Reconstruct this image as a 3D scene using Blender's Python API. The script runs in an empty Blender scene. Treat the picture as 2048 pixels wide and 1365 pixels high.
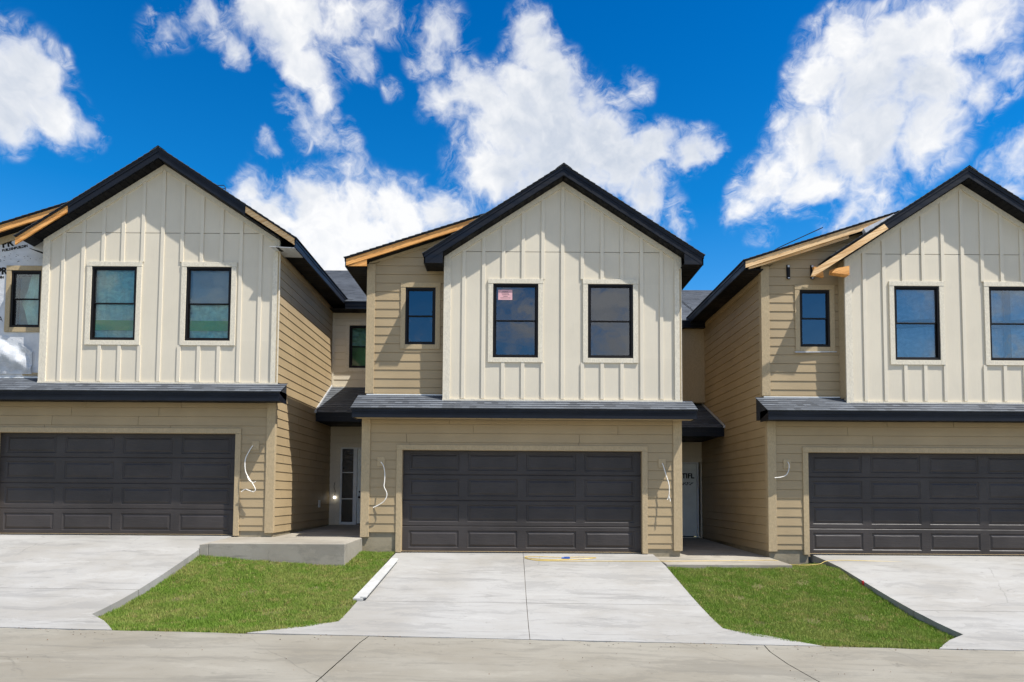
import bpy, math, random
from mathutils import Vector, Matrix
S = bpy.context.scene
COL = S.collection
random.seed(7)

# ------------------------------------------------------------------ camera
CAM_D, CAM_H = 14.0, 1.16
TILT, ROLL = math.radians(3.0), math.radians(0.35)
F_PX, CX, CY = 1378.0, 1024.0, 919.0
fwd = Vector((0, math.cos(TILT), math.sin(TILT)))
up0 = Vector((0, -math.sin(TILT), math.cos(TILT)))
rt0 = Vector((1, 0, 0))
RT = rt0 * math.cos(ROLL) + up0 * math.sin(ROLL)
UP = up0 * math.cos(ROLL) - rt0 * math.sin(ROLL)
cd = bpy.data.cameras.new('camera')
cam = bpy.data.objects.new('camera', cd)
COL.objects.link(cam)
m = Matrix((RT, UP, -fwd)).transposed().to_4x4()
m.translation = Vector((0, -CAM_D, CAM_H))
cam.matrix_world = m
cd.sensor_width = 36.0
cd.lens = F_PX / 2048 * 36.0
cd.shift_y = (CY - 682.5) / 2048
cd.clip_end = 2000
S.camera = cam
S.render.resolution_x, S.render.resolution_y = 1024, 682

# ------------------------------------------------------------------ light
SUN_VEC = Vector((0.48, -0.26, 1.0)).normalized()      # towards the sun
sl = bpy.data.lights.new('sun', 'SUN')
sl.energy = 4.6
sl.angle = math.radians(0.5)
sl.color = (1.0, 0.955, 0.89)
so = bpy.data.objects.new('sun', sl)
COL.objects.link(so)
so.rotation_euler = SUN_VEC.to_track_quat('Z', 'Y').to_euler()
so.location = (20, -12, 40)
S.view_settings.view_transform = 'Standard'
S.view_settings.look = 'None'
S.view_settings.gamma = 1.0
S.view_settings.use_curve_mapping = False
S.view_settings.exposure = 0.68

# ------------------------------------------------------------------ sky with clouds
W = bpy.data.worlds.new('World')
S.world = W
W.use_nodes = True
wt = W.node_tree
wt.nodes.clear()


class NT:
    """tiny node helper"""
    def __init__(s, t): s.t = t
    def n(s, typ, ins=None, **kw):
        o = s.t.nodes.new(typ)
        for k, v in kw.items(): setattr(o, k, v)
        for k, v in (ins or {}).items():
            if hasattr(v, 'is_output') or isinstance(v, bpy.types.NodeSocket): s.t.links.new(v, o.inputs[k])
            else: o.inputs[k].default_value = v
        return o
    def math(s, op, a, b=0.0, c=0.0, clamp=False):
        o = s.n('ShaderNodeMath', {0: a, 1: b, 2: c}, operation=op); o.use_clamp = clamp
        return o.outputs[0]
    def vm(s, op, a, b=(0, 0, 0)):
        return s.n('ShaderNodeVectorMath', {0: a, 1: b}, operation=op)
    def mr(s, v, a, b, c=0.0, d=1.0, smooth=True):
        return s.n('ShaderNodeMapRange', {0: v, 1: a, 2: b, 3: c, 4: d}, interpolation_type='SMOOTHSTEP' if smooth else 'LINEAR').outputs[0]
    def mix(s, f, a, b):
        o = s.n('ShaderNodeMix', {0: f, 6: a, 7: b}, data_type='RGBA')
        return o.outputs[2]
    def noise(s, vec, scale, detail=4, rough=0.5, dist=0.0):
        return s.n('ShaderNodeTexNoise', {'Vector': vec, 'Scale': scale, 'Detail': detail, 'Roughness': rough, 'Distortion': dist})


w = NT(wt)
sky = w.n('ShaderNodeTexSky', sky_type='NISHITA')
sky.sun_disc = False
sky.sun_elevation = math.asin(SUN_VEC.z)
sky.sun_rotation = math.atan2(SUN_VEC.x, SUN_VEC.y)
sky.air_density = 1.0
sky.dust_density = 0.3
sky.ozone_density = 3.0
tc = w.n('ShaderNodeTexCoord')
D = w.vm('NORMALIZE', tc.outputs['Generated']).outputs[0]


def pix_dir(px, py):
    return (fwd * F_PX + RT * (px - CX) - UP * (py - CY)).normalized()


# cumulus banks: direction (as seen towards the houses), angular radius, weight
CL = [(10, 175, 115, 1), (60, 150, 70, 1), (100, 235, 70, .8), (165, 262, 42, .6), (0, 250, 70, .8),
      (310, 60, 50, .45), (400, 40, 60, .5), (460, 108, 42, .6), (530, 20, 90, 1), (580, 80, 75, 1), (620, 140, 60, 1), (650, 190, 45, .8), (590, 40, 90, .9),
      (690, 30, 80, .7), (770, 20, 60, .55), (880, 40, 80, .55), (860, 110, 50, .5), (720, 130, 50, .55), (790, 180, 30, .4),
      (600, 215, 40, .45), (640, 245, 55, .55), (690, 280, 45, .5), (710, 335, 40, .5), (555, 290, 35, .38), (510, 350, 40, .4),
      (560, 420, 90, .8), (640, 440, 110, 1), (740, 450, 110, 1), (830, 440, 85, .9), (690, 520, 130, 1), (890, 430, 60, .8), (490, 380, 50, .7), (540, 440, 80, .9), (620, 400, 70, .8), (800, 410, 60, .8), (730, 395, 50, .7),
      (895, 195, 55, .8), (960, 190, 85, 1), (1050, 170, 85, 1), (1080, 90, 65, .8), (1060, 35, 50, .6), (1110, 180, 95, 1), (930, 120, 50, .6),
      (1020, 260, 120, 1), (1130, 270, 120, 1), (1210, 290, 90, 1), (980, 350, 90, 1), (1110, 350, 120, 1), (1240, 330, 80, 1), (1190, 200, 45, .6),
      (1310, 300, 65, .9), (1380, 315, 55, .85), (1425, 312, 34, .6), (1290, 395, 60, .8), (1350, 440, 45, .6), (1280, 165, 40, .42),
      (1690, 90, 85, 1), (1780, 90, 85, 1), (1870, 70, 90, .9), (1965, 30, 90, .85), (1640, 170, 75, 1), (1740, 190, 120, 1), (1860, 180, 100, .9),
      (1605, 290, 85, 1), (1720, 300, 115, 1), (1850, 280, 90, .85), (1545, 370, 70, .9), (1620, 370, 70, .9), (1750, 390, 75, .7), (1500, 415, 45, .7),
      (1560, 240, 45, .7), (2035, 130, 60, .7), (2045, 290, 55, .6), (1990, 315, 30, .45), (2035, 375, 40, .6), (1680, 440, 55, .5), (1540, 470, 30, .35), (1960, 200, 60, .6)]
def offs(vec, sc_, amp):
    nn = w.noise(vec, sc_, 4, 0.6)
    v_ = w.vm('SUBTRACT', nn.outputs['Color'], (0.5, 0.5, 0.5)).outputs[0]
    v_ = w.n('ShaderNodeVectorMath', {0: v_, 3: amp}, operation='SCALE').outputs[0]
    return w.vm('ADD', vec, v_).outputs[0]
DW = offs(offs(D, 6.0, 0.07), 22.0, 0.022)
acc = None
for (px, py, r, a) in CL:
    c = pix_dir(px, py)
    ds = w.vm('DISTANCE', DW, tuple(c)).outputs['Value']
    rr = 1.22 * r / F_PX * c.dot(fwd)
    v = w.mr(ds, rr, 0.0, 0.0, 1.15 * a, smooth=True)
    acc = v if acc is None else w.math('MAXIMUM', acc, w.math('ADD', v, w.math('MULTIPLY', acc, 0.32)))
sep = w.n('ShaderNodeSeparateXYZ', {0: D})
# the rest of the sky (behind the photographer) carries scattered cumulus too
flat = w.vm('MULTIPLY', D, (1.0, 1.0, 2.2)).outputs[0]
gen = w.mr(w.noise(flat, 2.6, 8, 0.55, 0.4).outputs[0], 0.41, 0.62, 0.0, 0.9)
back = w.mr(sep.outputs[1], 0.25, -0.05, 0.0, 1.0)
acc = w.math('MAXIMUM', acc, w.math('MULTIPLY', gen, back))
# billows: ridged (absolute) noise gives rounded lobes; evaluated twice to shade the side away from the sun
def billow(vec):
    o_ = None
    for sc_, am in ((13.0, 0.50), (29.0, 0.27), (62.0, 0.15), (130.0, 0.08)):
        t_ = w.noise(vec, sc_, 1.5, 0.5, 0.15).outputs[0]
        t_ = w.math('MULTIPLY', w.math('ABSOLUTE', w.math('SUBTRACT', t_, 0.5)), 2.0 * am * 2.2)
        o_ = t_ if o_ is None else w.math('ADD', o_, t_)
    return o_
b1 = billow(DW)
lo_ = w.vm('ADD', DW, tuple(SUN_VEC * 0.012 + Vector((0, 0, 0.006)))).outputs[0]
b2 = billow(lo_)
fib = w.noise(offs(D, 11.0, 0.05), 36.0, 9, 0.68, 0.6).outputs[0]
dens = w.math('SUBTRACT', w.math('ADD', w.math('MULTIPLY', acc, 1.0), w.math('MULTIPLY', w.math('SUBTRACT', fib, 0.5), 0.75)), w.math('MULTIPLY', w.math('SUBTRACT', b1, 0.32), 0.75))
cover = w.mr(dens, 0.10, 1.02)
cover = w.math('MULTIPLY', cover, w.mr(acc, 0.02, 0.22))
# thin torn veils around the banks
veil = w.mr(w.noise(w.vm('MULTIPLY', offs(D, 5.0, 0.16), (1.0, 1.0, 1.35)).outputs[0], 17.0, 9, 0.66, 0.5).outputs[0], 0.43, 0.76)
veil = w.math('MULTIPLY', veil, w.mr(acc, 0.0, 0.22, 0.0, 0.8))
cover = w.math('MAXIMUM', cover, veil)
# shading: lobes facing the sun white, hollows and thick low parts greyer
rel = w.math('SUBTRACT', b1, b2)
n3 = w.noise(DW, 5.0, 4, 0.55).outputs[0]
sh = w.math('ADD', w.math('MULTIPLY', rel, 0.7), w.mr(n3, 0.40, 0.64, 0.0, 0.75))
sh = w.math('MULTIPLY', w.math('ADD', sh, 0.06, clamp=True), w.mr(dens, 0.35, 1.1))
ccol = w.mix(sh, (5.3, 5.3, 5.3, 1), (3.3, 3.6, 4.1, 1))
hs = w.n('ShaderNodeHueSaturation', {'Hue': 0.503, 'Saturation': 1.5, 'Value': 0.80, 'Color': sky.outputs[0]})
lowsky = w.mix(w.mr(sep.outputs[2], 0.62, 0.18, 0.0, 1.0, smooth=False), (0.90, 0.93, 1.02, 1), (1.7, 1.32, 1.22, 1))
hz = w.n('ShaderNodeMix', {0: 1.0, 6: hs.outputs[0], 7: lowsky}, data_type='RGBA', blend_type='MULTIPLY').outputs[2]
hz = w.n('ShaderNodeMix', {0: 1.0, 6: hz, 7: w.mix(w.mr(sep.outputs[2], 0.6, 0.15), (0, 0, 0, 1), (0.07, 0.09, 0.09, 1))}, data_type='RGBA', blend_type='ADD').outputs[2]
allc = w.mix(w.math('MULTIPLY', cover, 0.97), hz, ccol)
bg = w.n('ShaderNodeBackground', {'Color': allc, 'Strength': 0.12})
wo = w.n('ShaderNodeOutputWorld', {'Surface': bg.outputs[0]})


# ------------------------------------------------------------------ materials
def new_mat(name):
    mt = bpy.data.materials.new(name)
    mt.use_nodes = True
    t = mt.node_tree
    t.nodes.clear()
    return mt, NT(t)


def finish(n, col, rough, bump=None, bstr=0.3, bdist=0.01, metallic=0.0, spec=0.5, coat=0.0):
    ins = {'Base Color': col, 'Roughness': rough, 'Metallic': metallic, 'Specular IOR Level': spec, 'Coat Weight': coat}
    p = n.n('ShaderNodeBsdfPrincipled', ins)
    if bump is not None:
        b = n.n('ShaderNodeBump', {'Height': bump, 'Strength': bstr, 'Distance': bdist})
        n.t.links.new(b.outputs[0], p.inputs['Normal'])
    n.n('ShaderNodeOutputMaterial', {'Surface': p.outputs[0]})
    return p


def c4(c, k=1.0): return (c[0] * k, c[1] * k, c[2] * k, 1)


def board_mat(name, c, var=0.10, rough=0.55, grain=(2, 2, 60), bstr=0.25, spec=0.35):
    """painted fibre cement: faint mottling, grain, dust"""
    mt, n = new_mat(name)
    o = n.n('ShaderNodeTexCoord').outputs['Object']
    big = n.noise(o, 0.9, 4, 0.55).outputs[0]
    gv = n.vm('MULTIPLY', o, grain).outputs[0]
    g = n.noise(gv, 1.0, 5, 0.6).outputs[0]
    f = n.math('ADD', n.math('MULTIPLY', big, 0.7), n.math('MULTIPLY', g, 0.3))
    col = n.mix(n.mr(f, 0.35, 0.65), c4(c, 1 - var), c4(c, 1 + var * 0.6))
    isl = n.n('ShaderNodeNewGeometry').outputs['Random Per Island']
    col = n.mix(n.math('MULTIPLY', isl, 0.16), col, c4(c, 0.78))
    sm = n.noise(o, 5.5, 6, 0.7).outputs[0]
    col = n.mix(n.mr(sm, 0.60, 0.80, 0, 0.35), col, c4(c, 0.8))
    finish(n, col, rough, g, bstr, 0.004, spec=spec)
    return mt


def rough_trim(name, c):
    """rough sawn trim boards"""
    mt, n = new_mat(name)
    o = n.n('ShaderNodeTexCoord').outputs['Object']
    v = n.vm('MULTIPLY', o, (45, 45, 22)).outputs[0]
    g = n.noise(v, 1.0, 5, 0.65).outputs[0]
    b = n.noise(o, 1.3, 4).outputs[0]
    col = n.mix(n.mr(g, 0.3, 0.7), c4(c, 0.86), c4(c, 1.08))
    col = n.mix(n.mr(b, 0.45, 0.7, 0, 0.4), col, c4(c, 0.88))
    finish(n, col, 0.7, g, 0.55, 0.008, spec=0.3)
    return mt


def metal_mat(name, c, rough=0.38, spec=0.5):
    mt, n = new_mat(name)
    o = n.n('ShaderNodeTexCoord').outputs['Object']
    b = n.noise(o, 3.0, 5).outputs[0]
    s = n.noise(n.vm('MULTIPLY', o, (1.2, 1.2, 12)).outputs[0], 1.0, 4).outputs[0]
    col = n.mix(n.mr(b, 0.4, 0.75), c4(c), c4(c, 1.5))
    r = n.mr(s, 0.3, 0.7, rough * 0.8, rough * 1.35)
    finish(n, col, r, s, 0.12, 0.01, spec=spec)
    return mt


def concrete_mat(name, c, dark=0.8, streak=(0.6, 3.0, 1.0), speck=True, stain=0.35, tint=(1, .97, .92)):
    mt, n = new_mat(name)
    o = n.n('ShaderNodeTexCoord').outputs['Object']
    big = n.noise(o, 0.55, 5, 0.6).outputs[0]
    st = n.noise(n.vm('MULTIPLY', o, streak).outputs[0], 1.3, 7, 0.68, 0.6).outputs[0]
    fine = n.noise(o, 38, 4, 0.7).outputs[0]
    col = n.mix(n.mr(big, 0.35, 0.7), c4(c), (c[0] * dark * 1.06 * tint[0], c[1] * dark * 1.06 * tint[1], c[2] * dark * 1.06 * tint[2], 1))
    col = n.mix(n.mr(st, 0.50, 0.74, 0, stain), col, c4(c, dark * 0.78))
    broom = n.noise(n.vm('MULTIPLY', o, (1.5, 60, 1)).outputs[0], 1.0, 3, 0.6).outputs[0]
    col = n.mix(n.mr(broom, 0.5, 0.8, 0, 0.22), col, c4(c, 0.75))
    col = n.mix(n.mr(fine, 0.52, 0.8, 0, 0.35), col, c4(c, 0.7))
    if speck:
        vo = n.n('ShaderNodeTexVoronoi', {'Vector': o, 'Scale': 5.0})
        sp = n.mr(vo.outputs['Distance'], 0.045, 0.02)
        wn = n.noise(o, 1.1, 3).outputs[0]
        sp = n.math('MULTIPLY', sp, n.mr(wn, 0.55, 0.62))
        col = n.mix(n.math('MULTIPLY', sp, 0.75), col, (0.07, 0.06, 0.045, 1))
    # wash marks and scuffs with an edge of their own, and hairline cracks
    wob = n.vm('ADD', o, n.n('ShaderNodeVectorMath', {0: n.noise(o, 1.1, 5, 0.6).outputs['Color'], 3: 0.9}, operation='SCALE').outputs[0]).outputs[0]
    w1 = n.noise(n.vm('MULTIPLY', wob, (0.5, 1.9, 1)).outputs[0], 1.0, 8, 0.72).outputs[0]
    col = n.mix(n.mr(w1, 0.52, 0.60, 0, stain * 0.55), col, c4(c, dark * 0.80))
    col = n.mix(n.mr(w1, 0.44, 0.36, 0, stain * 0.5), col, c4(c, 1.16))
    w2 = n.noise(n.vm('MULTIPLY', wob, (2.2, 7.5, 1)).outputs[0], 1.0, 6, 0.7).outputs[0]
    col = n.mix(n.mr(w2, 0.60, 0.70, 0, stain * 0.7), col, c4(c, dark * 0.62))
    if speck:
        vc = n.n('ShaderNodeTexVoronoi', {'Vector': n.vm('ADD', o, n.n('ShaderNodeVectorMath', {0: n.noise(o, 2.5, 5, 0.6).outputs['Color'], 3: 0.16}, operation='SCALE').outputs[0]).outputs[0], 'Scale': 0.33}, feature='DISTANCE_TO_EDGE')
        ck = n.math('MULTIPLY', n.mr(vc.outputs[0], 0.0045, 0.001), n.mr(n.noise(o, 0.5, 2).outputs[0], 0.50, 0.58))
        col = n.mix(n.math('MULTIPLY', ck, 0.3), col, c4(c, 0.35))
    finish(n, col, 0.85, n.math('ADD', fine, n.math('MULTIPLY', broom, 0.6)), 0.35, 0.006, spec=0.25)
    return mt


def shingle_mat(name, c):
    """architectural shingles on UVs in metres: u along the course, v up the slope"""
    mt, n = new_mat(name)
    uv = n.n('ShaderNodeTexCoord').outputs['UV']
    br = n.n('ShaderNodeTexBrick', {'Vector': uv, 'Color1': (0, 0, 0, 1), 'Color2': (1, 1, 1, 1), 'Mortar': (0.5, 0.5, 0.5, 1), 'Scale': 1.0,
                                    'Mortar Size': 0.003, 'Brick Width': 0.24, 'Row Height': 0.14, 'Bias': 0.0})
    br.offset = 0.37
    br.squash = 0.6
    br.squash_frequency = 2
    fine = n.noise(uv, 90, 3, 0.7).outputs[0]
    big = n.noise(uv, 0.8, 4).outputs[0]
    col = n.mix(br.outputs[0], c4(c, 0.45), c4(c, 2.0))
    vv = n.n('ShaderNodeSeparateXYZ', {0: uv}).outputs[1]
    fr_ = n.math('FRACT', n.math('DIVIDE', vv, 0.14))
    tab_shadow = n.math('MULTIPLY', n.math('LESS_THAN', fr_, 0.26), n.math('GREATER_THAN', br.outputs[0], 0.56))  # shadow under random tabs, painted dark along the foot of each course
    col = n.mix(n.math('MULTIPLY', tab_shadow, 0.85), col, c4(c, 0.18))
    col = n.mix(n.mr(fine, 0.3, 0.75), c4(c, 0.55), col)
    col = n.mix(n.mr(big, 0.4, 0.7, 0, 0.3), col, c4(c, 1.5))
    h = n.math('ADD', br.outputs[0], n.math('MULTIPLY', fine, 0.7))
    finish(n, col, 0.85, h, 0.5, 0.008, spec=0.35)
    return mt


def lumber_mat(name, c):
    mt, n = new_mat(name)
    o = n.n('ShaderNodeTexCoord').outputs['Object']
    ro = n.n('ShaderNodeMapping', {0: o, 2: (0, math.radians(18), 0)}).outputs[0]
    g = n.noise(n.vm('MULTIPLY', ro, (1.5, 20, 34)).outputs[0], 1.0, 5, 0.6, 0.8).outputs[0]
    col = n.mix(n.mr(g, 0.35, 0.68), c4(c, 1.12), (c[0] * .72, c[1] * .58, c[2] * .42, 1))
    vo = n.n('ShaderNodeTexVoronoi', {'Vector': n.vm('MULTIPLY', ro, (2.2, 4, 7)).outputs[0], 'Scale': 1.0})
    col = n.mix(n.mr(vo.outputs['Distance'], 0.16, 0.06), col, (0.13, 0.05, 0.02, 1))
    finish(n, col, 0.6, g, 0.2, 0.004, spec=0.3)
    return mt


def plain(name, c, rough=0.5, spec=0.5, var=0.12, scale=8, emit=0):
    mt, n = new_mat(name)
    o = n.n('ShaderNodeTexCoord').outputs['Object']
    g = n.noise(o, scale, 5, 0.6).outputs[0]
    col = n.mix(n.mr(g, 0.3, 0.7), c4(c, 1 - var), c4(c, 1 + var))
    p = finish(n, col, rough, g, 0.1, 0.004, spec=spec)
    if emit:
        p.inputs['Emission Color'].default_value = c4(c)
        p.inputs['Emission Strength'].default_value = emit
    return mt


def glass_mat(name, refl, tint, wob=0.0):
    """clear low-e glass: tinted see-through plus mirror reflection"""
    mt, n = new_mat(name)
    o = n.n('ShaderNodeTexCoord').outputs['Object']
    tr = n.n('ShaderNodeBsdfTransparent', {'Color': c4(tint)})
    gl = n.n('ShaderNodeBsdfGlossy', {'Color': (0.78, 0.78, 0.79, 1), 'Roughness': 0.015})
    b = n.n('ShaderNodeBump', {'Height': n.noise(o, 1.7, 3).outputs[0], 'Strength': 0.12 + wob, 'Distance': 0.02})
    n.t.links.new(b.outputs[0], gl.inputs['Normal'])
    fr = n.n('ShaderNodeFresnel', {'IOR': 1.5}).outputs[0]
    fac = n.math('ADD', n.math('MULTIPLY', fr, 0.8), refl, clamp=True)
    mx = n.n('ShaderNodeMixShader', {0: fac, 1: tr.outputs[0], 2: gl.outputs[0]})
    n.n('ShaderNodeOutputMaterial', {'Surface': mx.outputs[0]})
    return mt


def film_mat(name, c, op=0.6):
    mt, n = new_mat(name)
    o = n.n('ShaderNodeTexCoord').outputs['Object']
    g = n.noise(n.vm('MULTIPLY', o, (3, 3, 5)).outputs[0], 1.6, 6, 0.65, 1.2).outputs[0]
    tr = n.n('ShaderNodeBsdfTransparent', {'Color': (0.9, 0.95, 0.97, 1)})
    b = n.n('ShaderNodeBump', {'Height': g, 'Strength': 0.5, 'Distance': 0.02})
    p = n.n('ShaderNodeBsdfPrincipled', {'Base Color': c4(c), 'Roughness': 0.25, 'Normal': b.outputs[0], 'Specular IOR Level': 0.6})
    mx = n.n('ShaderNodeMixShader', {0: n.mr(g, 0.3, 0.75, op * 0.75, min(1, op * 1.25)), 1: tr.outputs[0], 2: p.outputs[0]})
    n.n('ShaderNodeOutputMaterial', {'Surface': mx.outputs[0]})
    return mt


M = {}
BROWN = (0.39, 0.295, 0.168)
CREAM = (0.68, 0.615, 0.485)
M['brown'] = board_mat('brown lap siding', BROWN, grain=(3, 3, 90))
M['brown_trim'] = rough_trim('brown rough trim', (0.445, 0.345, 0.205))
M['cream'] = board_mat('cream panel siding', CREAM, 0.05, grain=(60, 60, 2.5))
M['cream_trim'] = rough_trim('cream rough trim', (0.70, 0.64, 0.51))
M['cream_smooth'] = board_mat('cream batten paint', (0.70, 0.635, 0.505), 0.04, grain=(50, 50, 3))
M['fascia'] = metal_mat('blue black fascia metal', (0.006, 0.008, 0.013), 0.42, 0.22)
M['soffit'] = metal_mat('dark soffit metal', (0.007, 0.007, 0.008), 0.6, 0.15)
M['shingle'] = shingle_mat('grey shingles', (0.10, 0.112, 0.128))
M['shingle_edge'] = plain('shingle edge', (0.03, 0.032, 0.036), 0.9, 0.2, 0.4, 30)
M['lumber'] = lumber_mat('raw lumber', (0.80, 0.41, 0.13))
M['lumber_pale'] = lumber_mat('pale raw lumber', (0.80, 0.56, 0.30))
M['garage'] = board_mat('charcoal garage door', (0.044, 0.038, 0.036), 0.3, 0.45, (5, 5, 90), 1.0, 0.35)
M['black'] = plain('black window frame', (0.007, 0.006, 0.006), 0.4, 0.2)
M['white'] = plain('white paint', (0.72, 0.74, 0.73), 0.45, 0.4, 0.05)
M['door'] = plain('pale green grey door primer', (0.74, 0.78, 0.74), 0.45, 0.4, 0.06, 3)
M['ink'] = plain('black ink', (0.015, 0.015, 0.015), 0.8, 0.2)
M['wrapc'] = None
M['found'] = concrete_mat('foundation concrete', (0.36, 0.31, 0.215), 0.6, (2, 2, 4), False, 0.7)
M['drive'] = concrete_mat('new pale concrete', (0.335, 0.330, 0.312), 0.78, stain=0.75)
M['slab'] = concrete_mat('porch concrete', (0.33, 0.305, 0.255), 0.74, (1.5, 1.5, 5), False, 0.8)
M['street'] = concrete_mat('tan street concrete', (0.265, 0.248, 0.205), 0.76, (0.35, 3.2, 1.0), True, 0.8)
M['soil'] = concrete_mat('dark soil', (0.085, 0.065, 0.045), 0.6, (3, 3, 3), False, 0.6)
M['cable'] = plain('white sheathed cable', (0.82, 0.79, 0.72), 0.4)
M['yellow'] = plain('yellow cord', (0.62, 0.44, 0.10), 0.5)
M['glass_blue'] = glass_mat('window glass', 0.10, (0.45, 0.52, 0.60))
M['glass_right'] = glass_mat('right house window glass', 0.10, (0.80, 0.88, 0.92))
M['glass_clear'] = glass_mat('clear window glass', 0.03, (0.92, 0.98, 0.96))
M['film'] = film_mat('clear plastic film', (0.40, 0.70, 0.68), 0.6)
M['film_blue'] = film_mat('pale blue plastic film', (0.30, 0.46, 0.58), 0.75)
M['filmw'] = film_mat('white plastic sheet', (0.60, 0.62, 0.64), 0.97)
M['green'] = board_mat('green sheathing tape', (0.06, 0.28, 0.05), 0.3, 0.5, (14, 14, 14), 0.3)
M['olive'] = board_mat('olive board', (0.05, 0.06, 0.02), 0.4, 0.6, (14, 14, 14), 0.3)
M['curtain'] = plain('pale blue green sheet', (0.36, 0.62, 0.60), 0.6, 0.3, 0.25, 3)
M['blueroom'] = plain('blue grey liner', (0.22, 0.40, 0.50), 0.7, 0.3, 0.3, 3)
M['greyshade'] = plain('grey blind', (0.30, 0.31, 0.36), 0.7, 0.3, 0.05, 2)
M['dark'] = plain('dark interior', (0.02, 0.022, 0.025), 0.9, 0.1)
M['steel'] = plain('galvanised steel', (0.52, 0.54, 0.56), 0.35, 0.7, 0.1, 12)
M['pink'] = plain('pink paper', (0.72, 0.42, 0.44), 0.8, 0.2, 0.05)
M['redp'] = plain('red paint', (0.55, 0.03, 0.03), 0.6)
M['litter'] = plain('dry litter', (0.16, 0.10, 0.06), 0.9, 0.1, 0.5, 20)


def wrap_mat():
    mt, n = new_mat('white house wrap')
    o = n.n('ShaderNodeTexCoord').outputs['Object']
    g = n.noise(n.vm('MULTIPLY', o, (2, 2, 3)).outputs[0], 1.2, 6, 0.6, 0.3).outputs[0]
    col = n.mix(n.mr(g, 0.35, 0.7), (0.66, 0.67, 0.68, 1), (0.50, 0.52, 0.54, 1))
    finish(n, col, 0.5, g, 0.7, 0.03, spec=0.4)
    return mt


M['wrapc'] = wrap_mat()


# ------------------------------------------------------------------ mesh helpers
class MB:
    def __init__(s): s.v = []; s.f = []; s.uv = []
    def quad(s, a, b, c, d, uv=None):
        i = len(s.v); s.v += [tuple(a), tuple(b), tuple(c), tuple(d)]
        s.f.append((i, i + 1, i + 2, i + 3)); s.uv += list(uv) if uv else [(0, 0)] * 4
    def box(s, x0, x1, y0, y1, z0, z1):
        i = len(s.v)
        s.v += [(x0, y0, z0), (x1, y0, z0), (x1, y1, z0), (x0, y1, z0), (x0, y0, z1), (x1, y0, z1), (x1, y1, z1), (x0, y1, z1)]
        for q in ((0, 3, 2, 1), (4, 5, 6, 7), (0, 1, 5, 4), (1, 2, 6, 5), (2, 3, 7, 6), (3, 0, 4, 7)):
            s.f.append(tuple(i + k for k in q)); s.uv += [(0, 0)] * 4
    def hexa(s, p):
        """8 points: bottom ring then top ring"""
        i = len(s.v); s.v += [tuple(q) for q in p]
        for q in ((0, 3, 2, 1), (4, 5, 6, 7), (0, 1, 5, 4), (1, 2, 6, 5), (2, 3, 7, 6), (3, 0, 4, 7)):
            s.f.append(tuple(i + k for k in q)); s.uv += [(0, 0)] * 4
    def prism(s, poly, y0, y1):
        """polygon in (x,z), extruded along y"""
        n = len(poly); i = len(s.v)
        s.v += [(x, y0, z) for x, z in poly] + [(x, y1, z) for x, z in poly]
        s.f.append(tuple(i + k for k in range(n))); s.uv += [(0, 0)] * n
        s.f.append(tuple(i + n + k for k in reversed(range(n)))); s.uv += [(0, 0)] * n
        for k in range(n):
            j = (k + 1) % n
            s.f.append((i + k, i + n + k, i + n + j, i + j)); s.uv += [(0, 0)] * 4
    def prism_x(s, poly, x0, x1):
        """polygon in (y,z), extruded along x"""
        n = len(poly); i = len(s.v)
        s.v += [(x0, y, z) for y, z in poly] + [(x1, y, z) for y, z in poly]
        s.f.append(tuple(i + k for k in range(n))); s.uv += [(0, 0)] * n
        s.f.append(tuple(i + n + k for k in reversed(range(n)))); s.uv += [(0, 0)] * n
        for k in range(n):
            j = (k + 1) % n
            s.f.append((i + k, i + n + k, i + n + j, i + j)); s.uv += [(0, 0)] * 4
    def tube(s, pts, r, n=7):
        pts = [Vector(p) for p in pts]
        base = len(s.v)
        for k, p in enumerate(pts):
            t = (pts[min(k + 1, len(pts) - 1)] - pts[max(k - 1, 0)]).normalized()
            a = t.cross(Vector((0.13, 0.9, 0.41))).normalized(); b = t.cross(a).normalized()
            for j in range(n):
                th = 2 * math.pi * j / n
                s.v.append(tuple(p + a * (r * math.cos(th)) + b * (r * math.sin(th))))
        for k in range(len(pts) - 1):
            for j in range(n):
                j2 = (j + 1) % n
                s.f.append((base + k * n + j, base + k * n + j2, base + (k + 1) * n + j2, base + (k + 1) * n + j)); s.uv += [(0, 0)] * 4
        s.f.append(tuple(base + j for j in range(n))); s.uv += [(0, 0)] * n
        s.f.append(tuple(base + (len(pts) - 1) * n + j for j in reversed(range(n)))); s.uv += [(0, 0)] * n
    def ball(s, c, r, nu=12, nv=8, sq=(1, 1, 1)):
        for a in range(nv):
            for b in range(nu):
                P = []
                for (aa, bb) in ((a, b), (a, b + 1), (a + 1, b + 1), (a + 1, b)):
                    th = math.pi * aa / nv; ph = 2 * math.pi * bb / nu
                    P.append((c[0] + sq[0] * r * math.sin(th) * math.cos(ph), c[1] + sq[1] * r * math.sin(th) * math.sin(ph), c[2] + sq[2] * r * math.cos(th)))
                s.quad(*P)
    def build(s, name, mat, parent=None, smooth=False, bevel=0.0):
        me = bpy.data.meshes.new(name)
        me.from_pydata(s.v, [], s.f)
        ul = me.uv_layers.new(name='UVMap')
        for k, q in enumerate(s.uv): ul.data[k].uv = q
        me.materials.append(mat)
        if smooth:
            for p in me.polygons: p.use_smooth = True
        o = bpy.data.objects.new(name, me)
        COL.objects.link(o)
        if parent: o.parent = parent
        if bevel:
            bm = o.modifiers.new('bevel', 'BEVEL'); bm.width = bevel; bm.segments = 2; bm.limit_method = 'ANGLE'
        return o


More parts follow.
